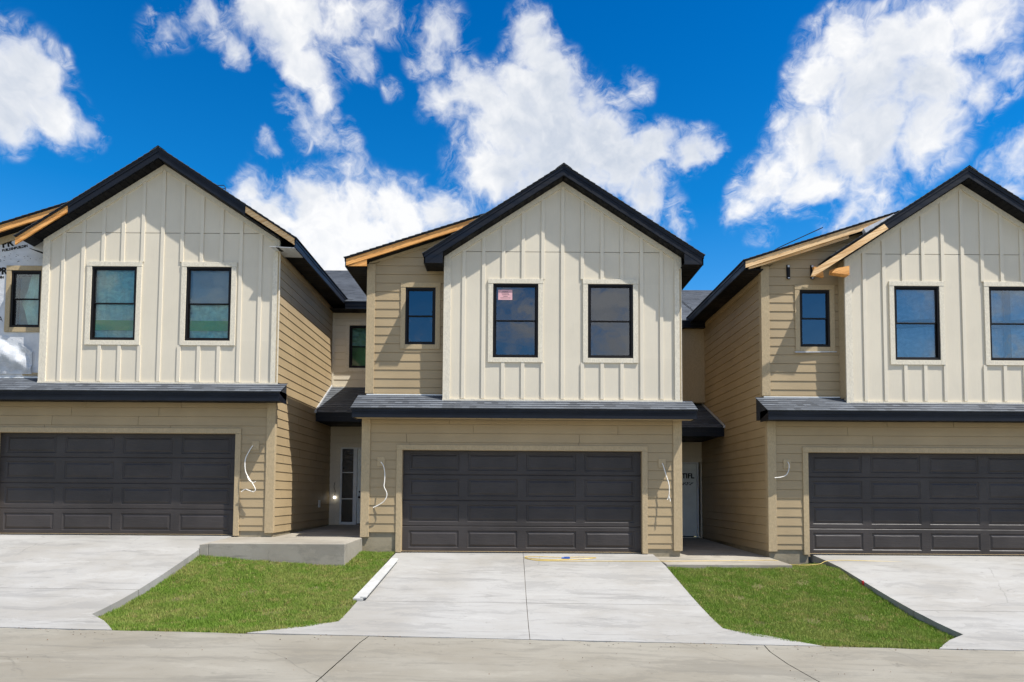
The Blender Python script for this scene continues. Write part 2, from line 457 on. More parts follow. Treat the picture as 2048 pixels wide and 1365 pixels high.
def build_each(mb, name, mat, parent, bevel=0.0):
    """every loose piece of mb becomes a part of its own"""
    par = list(range(len(mb.v)))
    def find(a):
        while par[a] != a: par[a] = par[par[a]]; a = par[a]
        return a
    for f in mb.f:
        for q in f[1:]: par[find(q)] = find(f[0])
    groups = {}
    for f in mb.f: groups.setdefault(find(f[0]), []).append(f)
    out = []
    for fs in groups.values():
        idx = sorted({i for f in fs for i in f}); mp = {a: b for b, a in enumerate(idx)}
        nb = MB(); nb.v = [mb.v[i] for i in idx]; nb.f = [tuple(mp[i] for i in f) for f in fs]; nb.uv = [(0, 0)] * sum(len(f) for f in fs)
        out.append(nb.build(name, mat, parent, bevel=bevel))
    return out


def tag(o, label=None, cat=None, group=None, kind=None):
    if label: o['label'] = label
    if cat: o['category'] = cat
    if group: o['group'] = group
    if kind: o['kind'] = kind
    return o


def empty(name, loc, label, cat, group=None):
    o = bpy.data.objects.new(name, None)
    COL.objects.link(o)
    o.location = loc
    o.empty_display_size = 0.3
    return tag(o, label, cat, group)


def smooth_path(pts, sub=6):
    P = [Vector(p) for p in pts]
    P = [P[0]] + P + [P[-1]]
    out = []
    for i in range(1, len(P) - 2):
        for k in range(sub):
            t = k / sub
            a, b, c, d = P[i - 1], P[i], P[i + 1], P[i + 2]
            out.append(0.5 * ((2 * b) + (c - a) * t + (2 * a - 5 * b + 4 * c - d) * t * t + (3 * b - a - 3 * c + d) * t ** 3))
    out.append(P[-2])
    return out


def text_obj(txt, size, mat, loc, parent, name='lettering', bold=0.0, rot=(math.radians(90), 0, 0), shear=0.0):
    cu = bpy.data.curves.new(name, 'FONT')
    cu.body = txt; cu.size = size; cu.offset = bold; cu.extrude = 0.0006; cu.shear = shear
    tmp = bpy.data.objects.new('tmp', cu)
    me = bpy.data.meshes.new_from_object(tmp)
    bpy.data.objects.remove(tmp)
    me.materials.clear(); me.materials.append(mat)
    o = bpy.data.objects.new(name, me)
    COL.objects.link(o)
    o.parent = parent; o.location = loc; o.rotation_euler = rot
    return o


def front(y):           # wall facing the street at depth y
    return lambda s_, z, out: (s_, y - out, z)
def side_r(x):          # wall facing +x; s = depth
    return lambda s_, z, out: (x + out, s_, z)
def side_l(x):          # wall facing -x
    return lambda s_, z, out: (x - out, s_, z)


def lap(mb, P, s0, s1, z0, z1, openings=(), expo=0.183, phase=0.0, lo=None, top=None, joints=True, lip=0.015, rnd=None):
    """horizontal lap boards between s0..s1, z0..z1. lo(z) optionally raises the s0 end (sloped top)."""
    rnd = rnd or random.Random(int(s0 * 100 + z0 * 10) + 5)
    k0 = int(math.floor((z0 - phase) / expo))
    k1 = int(math.ceil((z1 - phase) / expo))
    for k in range(k0, k1):
        b = max(phase + k * expo, z0); t = min(phase + (k + 1) * expo, z1)
        if t - b < 0.004: continue
        full_b = phase + k * expo
        cuts = sorted({b, t} | {q for o in openings for q in (o[2], o[3]) if b < q < t})
        jn = []
        if joints and (s1 - s0) > 2.2:
            jn = [s0 + rnd.uniform(0.15, 0.85) * (s1 - s0)]
            if s1 - s0 > 4: jn = [s0 + rnd.uniform(0.1, 0.4) * (s1 - s0), s0 + rnd.uniform(0.55, 0.9) * (s1 - s0)]
        for a, c in zip(cuts[:-1], cuts[1:]):
            segs = [(s0, s1)]
            for o in openings:
                if o[2] < (a + c) / 2 < o[3]:
                    ns = []
                    for (p, q) in segs:
                        if o[1] <= p or o[0] >= q: ns.append((p, q)); continue
                        if o[0] > p: ns.append((p, o[0]))
                        if o[1] < q: ns.append((o[1], q))
                    segs = ns
            for j in jn:
                ns = []
                for (p, q) in segs:
                    if p + 0.05 < j < q - 0.05: ns += [(p, j - 0.0042), (j + 0.0022, q)]
                    else: ns.append((p, q))
                segs = ns
            oa = lip - (lip - 0.004) * (a - full_b) / expo
            oc = lip - (lip - 0.004) * (c - full_b) / expo
            for (p, q) in segs:
                pa, pc = p, p
                if lo is not None:
                    pa, pc = max(p, lo(a)), max(p, lo(c))
                    if pc >= q: pc = q - 0.001
                    if pa >= q: continue
                gr = 0.0045 if abs(c - t) < 1e-6 and t < z1 - 1e-6 else 0.0
                ct_ = c - gr
                mb.quad(P(pa, a, oa), P(q, a, oa), P(q, ct_, oc), P(pc, ct_, oc))
                mb.quad(P(pa, a, -.02), P(q, a, -.02), P(q, a, oa), P(pa, a, oa))
                if gr:
                    mb.quad(P(pc, ct_, oc), P(q, ct_, oc), P(q, ct_, -.02), P(pc, ct_, -.02))
                    mb.quad(P(pc, ct_, -.02), P(q, ct_, -.02), P(q, c, -.02), P(pc, c, -.02))
                mb.quad(P(pa, a, -.02), P(pa, a, oa), P(pc, ct_, oc), P(pc, ct_, -.02))
                mb.quad(P(q, a, oa), P(q, a, -.02), P(q, ct_, -.02), P(q, ct_, oc))


def holed(mb, P, s0, s1, z0, z1, openings, depth=0.14, out=0.0):
    """flat wall with rectangular openings and reveals"""
    ss = sorted({s0, s1} | {q for o in openings for q in (o[0], o[1])})
    zs = sorted({z0, z1} | {q for o in openings for q in (o[2], o[3])})
    for a, b in zip(ss[:-1], ss[1:]):
        for c, d in zip(zs[:-1], zs[1:]):
            mx, mz = (a + b) / 2, (c + d) / 2
            if any(o[0] < mx < o[1] and o[2] < mz < o[3] for o in openings): continue
            mb.quad(P(a, c, out), P(b, c, out), P(b, d, out), P(a, d, out))
    for o in openings:
        a, b, c, d = o[:4]
        mb.quad(P(a, c, out), P(a, c, -depth), P(b, c, -depth), P(b, c, out))
        mb.quad(P(a, d, out), P(b, d, out), P(b, d, -depth), P(a, d, -depth))
        mb.quad(P(a, c, out), P(a, d, out), P(a, d, -depth), P(a, c, -depth))
        mb.quad(P(b, c, out), P(b, c, -depth), P(b, d, -depth), P(b, d, out))


def shingles(mb, A, B, C, Dd, expo=0.14, thick=0.012, seed=1, jag=0.006):
    """stepped shingle courses on the quad A(eave start) B(eave end) C(top above B) D(top above A); uv in metres"""
    A, B, C, Dd = map(Vector, (A, B, C, Dd))
    nrm = (B - A).cross(Dd - A).normalized()
    if nrm.z < 0: nrm = -nrm
    L = max((Dd - A).length, (C - B).length)
    n = max(1, int(math.ceil(L / expo)))
    rnd = random.Random(seed)
    uo = rnd.uniform(0, 10)
    for k in range(n):
        t0, t1 = k * expo / L, min(1.0, (k + 1) * expo / L)
        ja, jb = nrm * 0, nrm * 0
        e = (B - A).normalized()
        p0 = A.lerp(Dd, t0) - e * rnd.uniform(0, jag); q0 = B.lerp(C, t0) + e * rnd.uniform(0, jag)
        p1 = A.lerp(Dd, t1); q1 = B.lerp(C, t1)
        h0 = nrm * thick; h1 = nrm * (thick * 0.15)
        u0 = (p0 - A).dot(e) + uo; u1 = (q0 - A).dot(e) + uo; w0 = (p1 - A).dot(e) + uo; w1 = (q1 - A).dot(e) + uo
        v0 = k * 0.14 + 0.002; v1 = v0 + 0.136 * (t1 - t0) * L / expo
        mb.quad(p0 + h0, q0 + h0, q1 + h1, p1 + h1, [(u0, v0), (u1, v0), (w1, v1), (w0, v1)])
        mb.quad(p0, q0, q0 + h0, p0 + h0, [(u0, v0), (u1, v0), (u1, v0 + .002), (u0, v0 + .002)])
        mb.quad(p0, p0 + h0, p1 + h1, p1, [(u0, v0)] * 4)
        mb.quad(q0 + h0, q0, q1, q1 + h1, [(u1, v0)] * 4)


# ------------------------------------------------------------------ a window
def window(house, y, u0, u1, z0, z1, trim, glass, frame_label=None, tw=0.10, proud=0.030, lower=None, split=0.5, trim_r=True):
    fr = MB()
    fw = 0.045
    yf = y - 0.012
    fr.box(u0, u0 + fw, yf, y + 0.07, z0, z1); fr.box(u1 - fw, u1, yf, y + 0.07, z0, z1)
    fr.box(u0 + fw, u1 - fw, yf, y + 0.07, z0, z0 + fw); fr.box(u0 + fw, u1 - fw, yf, y + 0.07, z1 - fw, z1)
    win = fr.build('window', M['black'], house, bevel=0.004)
    zm = z0 + (z1 - z0) * split
    sash = MB()
    for (a, b, yy) in ((zm - 0.008, z1 - fw, y + 0.010), (z0 + fw, zm + 0.014, y + 0.030)):
        w2 = 0.024
        A, B = u0 + fw + 0.001, u1 - fw - 0.001
        sash.box(A, A + w2, yy, yy + 0.018, a + w2, b - w2); sash.box(B - w2, B, yy, yy + 0.018, a + w2, b - w2)
        sash.box(A, B, yy, yy + 0.018, a, a + w2); sash.box(A, B, yy, yy + 0.018, b - w2, b)
    sash.build('sash', M['black'], win, bevel=0.003)
    for i, (a, b, yy) in enumerate(((zm + 0.012, z1 - fw - 0.02, y + 0.020), (z0 + fw + 0.02, zm - 0.006, y + 0.040))):
        g = MB(); A, B = u0 + fw + 0.022, u1 - fw - 0.022
        g.box(A, B, yy, yy + 0.006, a, b)
        g.build('pane', (lower if (i and lower) else glass), win)
    t = MB()
    yo = y - proud
    sw = tw if trim_r else 0.0
    t.box(u0 - tw, u0, yo, y + 0.01, z0 - tw + 0.001, z1)
    if trim_r: t.box(u1, u1 + tw, yo, y + 0.01, z0 - tw + 0.001, z1)
    t.box(u0 - tw - 0.004, u1 + sw + 0.004, yo - 0.004, y + 0.01, z1 + 0.001, z1 + tw)
    t.box(u0 + 0.001, u1 - 0.001, yo + 0.002, y + 0.01, z0 - tw, z0 - 0.002)
    t.build('window_trim', trim, win, bevel=0.003)
    return win


def liner(win, mat, u0, u1, z0, z1, y, name='blind'):
    g = MB(); g.box(u0, u1, y, y + 0.01, z0, z1)
    return g.build(name, mat, win)


def rumple(name, mat, win, u0, u1, z0, z1, y, amp=0.03, seed=1, nx=14, nz=20, shape=None):
    rnd = random.Random(seed)
    ph = [rnd.uniform(0, 6.28) for _ in range(6)]
    mb = MB()
    def pt(i, j):
        a, b = i / nx, j / nz
        x0, x1 = (shape(b) if shape else (0, 1))
        x = u0 + (u1 - u0) * (x0 + (x1 - x0) * a); z = z0 + (z1 - z0) * b
        d = amp * (math.sin(a * 15 + ph[0] + 2 * b) + 0.6 * math.sin(a * 31 + b * 6 + ph[1]) + 0.7 * math.sin(b * 17 + a * 5 + ph[2]))
        return (x, y + d, z)
    for i in range(nx):
        for j in range(nz):
            mb.quad(pt(i, j), pt(i + 1, j), pt(i + 1, j + 1), pt(i, j + 1))
    o = mb.build(name, mat, win, smooth=True)
    return o


# ------------------------------------------------------------------ a townhouse (local u = x - ridge, z = 0 at the garage floor)
SL = 0.654      # front gable slope
RZ = 7.90       # ridge height
EU = 2.83       # eave half width
RY = -0.29      # rake overhang plane
BY = 0.25       # brown bay plane
GL, GR = -4.05, 2.40
SL2, E2U, E2Z = 0.325, -4.49, 6.05


def townhouse(which, X0, Z0, label):
    H = empty('townhouse', (X0, 0, Z0), label, 'house', 'row of attached townhouses')
    L, C, R = which == 'L', which == 'C', which == 'R'
    back_y = 4.30 if L else 4.90
    rnd = random.Random({'L': 3, 'C': 4, 'R': 5}[which])

    # ---- openings
    wins = [(-1.43, -0.50), (0.52, 1.45)]
    wz = (3.98, 5.515)
    cream_open = [(a, b, wz[0], wz[1]) for a, b in wins]
    bw = (-3.27, -2.64, 4.295, 5.50)
    door_o = (-3.25, 1.62, -0.3, 2.07)

    # ---- garage front wall
    g = MB()
    holed(g, front(0), GL, GR, 0.02, 2.72, [(door_o[0], door_o[1], 0.02, 2.07)], 0.14, -.021)
    zl = 0.40 if C else 0.10
    zr = 0.10
    lap(g, front(0), GL + 0.14, door_o[0] - 0.11, zl, 2.17, expo=0.1835, phase=0.03, joints=False)
    lap(g, front(0), door_o[1] + 0.11, GR - 0.14, zr, 2.17, expo=0.1835, phase=0.03, joints=False)
    lap(g, front(0), GL + 0.14, GR - 0.14, 2.17, 2.70, expo=0.1835, phase=0.03, rnd=rnd)
    g.build('garage_wall', M['brown'], H)
    t = MB()
    t.box(GL - 0.03, GL + 0.145, -0.035, 0.02, 0.06 if not C else 0.30, 2.71)
    t.box(GR - 0.145, GR + 0.03, -0.035, 0.02, 0.06, 2.71)
    build_each(t, 'corner_trim', M['brown_trim'], H, bevel=0.004)
    t = MB()
    t.box(door_o[0] - 0.115, door_o[0] - 0.002, -0.032, 0.10, 0.0, 2.07)
    t.box(door_o[1] + 0.002, door_o[1] + 0.115, -0.032, 0.10, 0.0, 2.07)
    t.box(door_o[0] - 0.115, door_o[1] + 0.115, -0.034, 0.10, 2.072, 2.175)
    build_each(t, 'garage_door_trim', M['brown_trim'], H, bevel=0.004)
    fo = MB()
    fo.box(GL + 0.0, door_o[0] - 0.02, 0.012, 0.2, -0.6, zl)
    fo.box(door_o[1] + 0.02, GR - 0.01, 0.012, 0.2, -0.6, 0.11)
    fo.box(GR - 0.2, GR - 0.012, 0.22, back_y, -0.6, 0.12)
    fo.box(GL + 0.012, GL + 0.2, 0.22, back_y, -0.6, 0.12)
    build_each(fo, 'foundation', M['found'], H)
    # light mounting blocks
    for u, z in ((-3.68, 1.83), (2.03, 1.83)):
        b = MB(); b.box(u - 0.075, u + 0.075, -0.026, 0.0, z - 0.09, z + 0.09)
        b.box(u - 0.03, u + 0.03, -0.029, -0.025, z - 0.03, z + 0.03)
        b.build('mounting_block', M['brown_trim'], H, bevel=0.003)

    # ---- garage door
    gd = MB()
    yd = 0.105
    x0, x1 = door_o[0], door_o[1]
    sec = 2.10 / 4
    for r in range(4):
        a, b = 0.0 + r * sec + 0.003, (r + 1) * sec - 0.003
        top = min(b, 2.09)
        # section face as a frame grid around four raised panels
        cols = [x0 + 0.13 + i * 1.196 for i in range(4)]
        pz0, pz1 = a + 0.085, a + 0.435
        edges = [x0] + [q for c in cols for q in (c, c + 1.02)] + [x1]
        gd.quad((x0, yd, a + .012), (x1, yd, a + .012), (x1, yd, pz0), (x0, yd, pz0))
        gd.quad((x0, yd, pz1), (x1, yd, pz1), (x1, yd, top - .012), (x0, yd, top - .012))
        gd.quad((x0, yd + .012, a - .003), (x1, yd + .012, a - .003), (x1, yd, a + .012), (x0, yd, a + .012))
        gd.quad((x0, yd, top - .012), (x1, yd, top - .012), (x1, yd + .012, top + .003), (x0, yd + .012, top + .003))
        for i in range(0, len(edges), 2):
            gd.quad((edges[i], yd, pz0), (edges[i + 1], yd, pz0), (edges[i + 1], yd, pz1), (edges[i], yd, pz1))
        for c in cols:
            rings = [(0.0, 0.0), (0.014, 0.014), (0.034, 0.015), (0.062, 0.002), (0.066, 0.0)]
            for (i0, d0), (i1, d1) in zip(rings[:-1], rings[1:]):
                A = [(c + i0, pz0 + i0), (c + 1.02 - i0, pz0 + i0), (c + 1.02 - i0, pz1 - i0), (c + i0, pz1 - i0)]
                B = [(c + i1, pz0 + i1), (c + 1.02 - i1, pz0 + i1), (c + 1.02 - i1, pz1 - i1), (c + i1, pz1 - i1)]
                for k in range(4):
                    j = (k + 1) % 4
                    gd.quad((A[k][0], yd + d0, A[k][1]), (A[j][0], yd + d0, A[j][1]), (B[j][0], yd + d1, B[j][1]), (B[k][0], yd + d1, B[k][1]))
            i1 = 0.066
            gd.quad((c + i1, yd, pz0 + i1), (c + 1.02 - i1, yd, pz0 + i1), (c + 1.02 - i1, yd, pz1 - i1), (c + i1, yd, pz1 - i1))
    door = gd.build('garage_door', M['garage'], H)
    s = MB(); s.box(x0, x1, yd - 0.004, yd + 0.04, -0.012, 0.006); s.build('threshold', M['steel'], door)

    # ---- upper cream gable wall
    c = MB()
    wt_ = lambda u: RZ - 0.235 - SL * abs(u)
    holed(c, front(0), -2.42, 2.42, 3.07, 5.70, cream_open, 0.16)
    zj = 6.19 if not L else 6.23
    # panels above the windows, split by the horizontal panel joint
    c.quad((-2.42, 0, 5.70), (2.42, 0, 5.70), (2.42, 0, wt_(2.42)), (-2.42, 0, wt_(-2.42)))
    ujj = (RZ - 0.235 - (zj - 0.004)) / SL
    c.quad((-2.42, 0, wt_(2.42)), (2.42, 0, wt_(2.42)), (ujj, 0, zj - .007), (-ujj, 0, zj - .007))
    c.quad((-ujj, .03, zj - .02), (ujj, .03, zj - .02), (ujj, .03, zj + .02), (-ujj, .03, zj + .02))
    c.quad((-ujj, 0, zj + .005), (ujj, 0, zj + .005), (ujj, .03, zj + .005), (-ujj, .03, zj + .005))
    uj2 = (RZ - 0.235 - (zj + 0.004)) / SL
    i = len(c.v)
    c.v += [(-uj2, 0, zj + .004), (uj2, 0, zj + .004), (0, 0, wt_(0))]; c.f.append((i, i + 1, i + 2)); c.uv += [(0, 0)] * 3
    c.box(-2.42, -2.419, 0, BY, 3.1, wt_(2.42))
    c.build('gable_wall', M['cream'], H)
    bt = MB()
    bwid, bth = 0.036, 0.022
    for k in range(-5, 6):
        u = k * 0.407
        top = wt_(u) - 0.10
        spans = [(3.13, top)]
        for a, b in wins:
            if a - 0.10 - bwid < u < b + 0.10 + bwid:
                if a - 0.10 + 0.0 < u + bwid and u - bwid < b + 0.10:
                    spans = [(3.13, wz[0] - 0.10), (wz[1] + 0.10, top)]
        for q, p in spans: bt.box(u - bwid, u + bwid, -bth, 0.001, q, p)
    build_each(bt, 'batten', M['cream_smooth'], H, bevel=0.003)
    tr = MB()
    ct = 0.033
    tr.box(-2.445, -2.30, -ct, 0.002, 3.12, wt_(2.42) - .02); tr.box(2.30, 2.445, -ct, 0.002, 3.12, wt_(2.42) - .02)
    tr.box(-2.45, 2.45, -ct - .006, 0.002, 3.07, 3.118)
    for sgn in (-1, 1):
        P = [(sgn * 2.44, wt_(2.44) - 0.115), (0, wt_(0) - 0.115), (0, wt_(0) + 0.0), (sgn * 2.44, wt_(2.44) + 0.0)]
        tr.prism(P, -ct - .005 - .002 * (sgn + 1), 0.002)
    if not L: pass
    build_each(tr, 'gable_trim', M['cream_trim'], H)

    # ---- windows of the gable
    for k, (a, b) in enumerate(wins):
        if L:
            win = window(H, 0, a, b, wz[0], wz[1], M['cream_trim'], M['glass_clear'])
            if k == 0:
                rumple('plastic_film', M['film'], win, a + .05, b - .05, wz[0] + .05, wz[1] - .05, 0.088, 0.010, 5)
                liner(win, M['blueroom'], a - .02, b + .02, wz[0], wz[1], 0.20, 'backing_board')
            else:
                liner(win, M['greyshade'], a + .04, b - .04, wz[0] + .77, wz[1] - .04, 0.075, 'blind')
                rumple('plastic_film', M['film'], win, a + .05, b - .05, wz[0] + .05, wz[0] + .76, 0.09, 0.010, 9)
                liner(win, M['curtain'], a - .02, b + .02, wz[0], wz[1], 0.20, 'backing_board')
            g2 = MB(); g2.box(a, b, 0.055, 0.068, wz[0] + 0.22, wz[0] + 0.43)
            g2.build('sheathing_strip', M['green'], win)
        elif C:
            win = window(H, 0, a, b, wz[0], wz[1], M['cream_trim'], M['glass_blue'])
            if k == 0:
                st = MB(); st.box(a + 0.105, a + 0.395, 0.0145, 0.017, 5.185, 5.395)
                st = st.build('sticker', M['pink'], win)
                for q, (ww) in enumerate((0.12, 0.15, 0.13, 0.07, 0.19)):
                    tx = MB(); zz = 5.36 - q * 0.034; xx = a + 0.25 - ww / 2
                    while xx < a + 0.25 + ww / 2:
                        dd = rnd.uniform(0.008, 0.02); tx.box(xx, xx + dd, 0.0138, 0.0144, zz - 0.006, zz + 0.006); xx += dd + 0.006
                    tx.build('print_line', M['ink'], win)
        else:
            win = window(H, 0, a, b, wz[0], wz[1], M['cream_trim'], M['glass_right'])
            liner(win, M['blueroom'], a - .02, b + .02, wz[0], wz[1], 0.30, 'backing_board')
            rumple('plastic_film', M['film_blue'], win, a + .06, b - .06, wz[0] + .05, wz[1] - .05, 0.085 if k == 0 else 0.112, 0.006, 15 + k)  # film added across both panes to lighten them behind the brace
            br = MB()
            br.hexa([(a + .05, .052, wz[0] + .66), (b - .05, .052, wz[0] + .72), (b - .05, .064, wz[0] + .72), (a + .05, .064, wz[0] + .66),
                     (a + .05, .052, wz[0] + .82), (b - .05, .052, wz[0] + .88), (b - .05, .064, wz[0] + .88), (a + .05, .064, wz[0] + .82)])
            if k == 1: br.box(a + .36, a + .50, .066, .10, wz[0] + .05, wz[1] - .05)
            br.build('brace', M['olive'], win)
    # ---- brown bay wall (set back), sloped top under the low roof
    top2 = lambda u: E2Z + SL2 * (u - E2U) - 0.155
    lo2 = lambda z: E2U + (z + 0.155 - E2Z) / SL2
    bwall = MB()
    holed(bwall, front(BY), GL, -2.42, 3.2, 5.95, [bw], 0.14, 0.0 if L else -.021)
    by_ = BY if L else BY + .021
    bwall.quad((GL, by_, 5.95), (-2.3, by_, 5.95), (-2.3, by_, top2(-2.3)), (GL, by_, top2(GL)))
    if not L:
        lap(bwall, front(BY), GL + 0.14, -2.42, 3.27, 5.93, [(bw[0] - .09, bw[1] + .09, bw[2] - .09, bw[3] + .09)], expo=0.1835, phase=0.09, joints=False)
        lap(bwall, front(BY), GL + 0.14, -1.2, 5.93, 6.95, [], expo=0.1835, phase=0.09, lo=lo2, joints=False)
    bwall.build('bay_wall', M['wrapc'] if L else M['brown'], H)
    if not L:
        t = MB()
        t.box(GL - 0.03, GL + 0.145, BY - 0.035, BY + 0.02, 3.26, 5.99)
        t.box(GL, -2.43, BY - 0.022, BY + 0.01, 3.235, 3.262)
        t.prism([(GL, top2(GL) - .05), (-1.0, top2(-1.0) - .12), (-1.0, top2(-1.0)), (GL, top2(GL))], BY - 0.024, BY + .01)
        build_each(t, 'bay_trim', M['brown_trim'], H, bevel=0.003)
    # return of the gable bay
    rt_ = MB()
    rt_.box(-2.452, -2.422, 0.003, BY, 3.2, 6.05)
    rt_.build('bay_return', M['cream'] if L else M['brown_trim'], H)
    if L:
        win = window(H, BY, bw[0], bw[1], bw[2], bw[3], M['brown_trim'], M['glass_clear'], tw=0.10)
        rumple('curtain', M['curtain'], win, bw[0] + .02, bw[1] - .04, bw[2] + .02, bw[3], BY + 0.16, 0.012, 3, shape=lambda b: (0.15 + 0.6 * abs(b - 0.45) ** 0.8, 1))
        liner(win, M['blueroom'], bw[0] - .1, bw[1] + .1, bw[2], bw[3], BY + 0.4, 'backing_board')
    elif C:
        window(H, BY, bw[0], bw[1], bw[2], bw[3], M['brown_trim'], M['glass_blue'])
    else:
        win = window(H, BY, bw[0], bw[1], bw[2], bw[3], M['brown_trim'], M['glass_blue'])
        # torn flashing at the sill
        fl = MB()
        fl.hexa([(bw[0] - .12, BY - .07, bw[2] - .135), (bw[1] + .12, BY - .045, bw[2] - .115), (bw[1] + .12, BY - .02, bw[2] - .115), (bw[0] - .12, BY - .02, bw[2] - .12),
                 (bw[0] - .12, BY - .07, bw[2] - .115), (bw[1] + .12, BY - .045, bw[2] - .10), (bw[1] + .12, BY - .02, bw[2] - .10), (bw[0] - .12, BY - .02, bw[2] - .10)])
        fl.build('sill_flashing', M['steel'], win)

    # ---- side walls
    sw = MB()
    lap(sw, side_r(GR), 0.0, back_y, 0.06, 5.86, expo=0.1835, phase=0.03, rnd=rnd)
    sw.quad((GR - .021, 0.02, 0.06), (GR - .021, back_y, 0.06), (GR - .021, back_y, 5.95), (GR - .021, 0.02, 5.95))
    sw.build('side_wall', M['brown'], H); sw = MB()
    lap(sw, side_l(GL), 0.02, back_y + 1, 0.06, 2.75, expo=0.1835, phase=0.03, rnd=rnd)
    lap(sw, side_l(GL), BY, back_y + 1, 2.75, 5.86, expo=0.1835, phase=0.03, rnd=rnd)
    sw.quad((GL + .021, 0.03, 0.06), (GL + .021, 12, 0.06), (GL + .021, 12, 3.1), (GL + .021, 0.03, 3.1))
    sw.quad((GL + .021, BY + .03, 3.1), (GL + .021, 12, 3.1), (GL + .021, 12, 6.1), (GL + .021, BY + .03, 6.1))
    sw.build('side_wall', M['brown'], H)
    t = MB()
    t.box(GR, GR + 0.032, -0.034, 0.06, 0.08, 5.84)
    t.box(GR + 0.001, GR + 0.026, 0.06, back_y, 5.70, 5.82)
    t.box(GL - 0.031, GL, 0.02, 0.10, 0.35, 2.72); t.box(GL - 0.031, GL, BY + .02, BY + 0.10, 3.1, 5.90)
    t.box(GL - 0.026, GL - 0.001, BY + .1, back_y + 1, 5.76, 5.86)
    build_each(t, 'side_trim', M['brown_trim'], H, bevel=0.003)

    # ---- entry recess back walls
    nu = 8.25 + GL
    e = MB()
    wr = (2.87, 3.78, 4.23, 5.38) if L else (2.80, 3.52, 4.23, 5.38)
    holed(e, front(back_y), GR, nu, 3.5, 5.8, [wr], 0.12, -.021)
    lap(e, front(back_y), GR + 0.02, nu, 3.73, 5.72, [(wr[0] - .09, wr[1] + .09, wr[2] - .09, wr[3] + .09)], expo=0.1835, phase=0.06, joints=False)
    e.build('recess_wall', M['cream'], H)
    t = MB()
    t.box(GR + 0.015, GR + 0.07, back_y - 0.024, back_y, 3.7, 5.72)
    t.box(GR + 0.075, nu, back_y - 0.03, back_y, 3.70, 3.74)
    build_each(t, 'recess_trim', M['cream_trim'], H)
    win = window(H, back_y, wr[0], wr[1], wr[2], wr[3], M['cream_trim'], M['glass_clear'] if L else M['glass_blue'], tw=0.10)
    if L:
        rumple('plastic_film', M['film'], win, wr[0] + .03, wr[1], wr[2] + .62, wr[3], back_y + 0.14, 0.03, 12)
        g2 = MB(); g2.box(wr[0], wr[1] + .1, back_y + .30, back_y + .34, wr[2] - .1, wr[3] + .1); g2.build('backing_board', M['green'], win)
    if C:
        ch = MB()
        pu0, pu1 = 3.60, nu - 0.005
        ch.box(pu0, pu1, 4.55, back_y + .0, 3.70, 5.72)
        ch.box(pu0 - .012, pu0 + .05, 4.535, 4.60, 3.70, 5.70); ch.box(pu1 - .06, pu1, 4.535, 4.55, 3.70, 5.70)
        ch.build('chase', M['brown_trim'], H, bevel=0.004)
    lw = MB()
    dz = 0.05
    du0 = 2.66 if L else 2.66
    d_open = (du0 + 0.03, 4.15, dz, 2.10)
    holed(lw, front(back_y), GR, nu, -0.1, 2.9, [d_open], 0.12, -.021)
    lap(lw, front(back_y), GR + 0.02, nu, 0.06, 2.66, [(d_open[0] - .09, d_open[1] + .0, -1, 2.18)], expo=0.1835, phase=0.03, joints=False)
    lw.build('entry_wall', M['cream'], H)
    ft = MB()
    yy = back_y
    a0, a1, a2, a3 = d_open[0], d_open[0] + 0.09 + 0.27, 0, 0
    ft.box(a0 - 0.10, a0, yy - 0.03, yy, dz, 2.19); ft.box(a0 - 0.10, nu, yy - 0.032, yy, 2.10, 2.20)
    build_each(ft, 'entry_trim', M['cream_trim'], H)
    fr = MB()
    s0, s1 = a0 + 0.045, a0 + 0.345                   # sidelight glass
    fr.box(a0, s0, yy - 0.01, yy + 0.1, dz, 2.10); fr.box(s1, s1 + 0.10, yy - 0.012, yy + 0.1, dz, 2.06)
    dd0, dd1 = s1 + 0.10, min(s1 + 0.10 + 0.92, nu - 0.1)
    fr.box(dd1, dd1 + 0.045, yy - 0.012, yy + 0.1, dz, 2.06)
    fr.box(s0, dd1 + 0.045, yy - 0.014, yy + 0.1, 2.06, 2.10)
    fr.box(s0, s1, yy - 0.006, yy + 0.08, dz, dz + 0.07)
    for q in (0.72, 1.42): fr.box(s0, s1, yy + 0.0, yy + 0.05, q, q + 0.022)
    fr.build('door_frame', M['white'], H, bevel=0.003)
    sg = MB(); sg.box(s0, s1, yy + 0.02, yy + 0.03, dz + 0.07, 2.06); sg.build('sidelight', M['glass_blue'], H)
    dr = MB(); dr.box(dd0 + .004, dd1 - .004, yy + 0.03, yy + 0.07, dz + 0.03, 2.055)
    dr = dr.build('door', M['door'], H, bevel=0.004)
    kn = MB(); kn.ball((dd0 + 0.07, yy - 0.02, 0.78), 0.032); kn.tube([(dd0 + .07, yy + .03, .78), (dd0 + .07, yy - .02, .78)], 0.014)
    kn.ball((dd0 + 0.07, yy + 0.02, 0.92), 0.022); kn.build('handle', M['black'], dr, smooth=True)
    if L:
        text_obj('A', 0.34, M['ink'], (dd0 + 0.12, yy + 0.026, 1.68), dr, bold=0.006)
        text_obj('1 (', 0.22, M['ink'], (dd0 + 0.05, yy + 0.026, 1.46), dr, bold=0.0)
    if C:
        text_obj('NTIFL', 0.19, M['ink'], (dd0 + 0.36, yy + 0.026, 1.66), dr, bold=0.006)
        sc = MB()
        for q in range(7): sc.tube(smooth_path([(dd0 + .45 + q * .05, yy + .026, 1.52 + .03 * math.sin(q * 2)), (dd0 + .50 + q * .05, yy + .026, 1.50 + .03 * math.cos(q * 3)), (dd0 + .52 + q * .05, yy + .026, 1.55)]), 0.008, 4)
        sc.build('scribble', M['ink'], dr)

    # ---- front gable roof
    sh = MB()
    yb = 8.2
    ov = 0.03
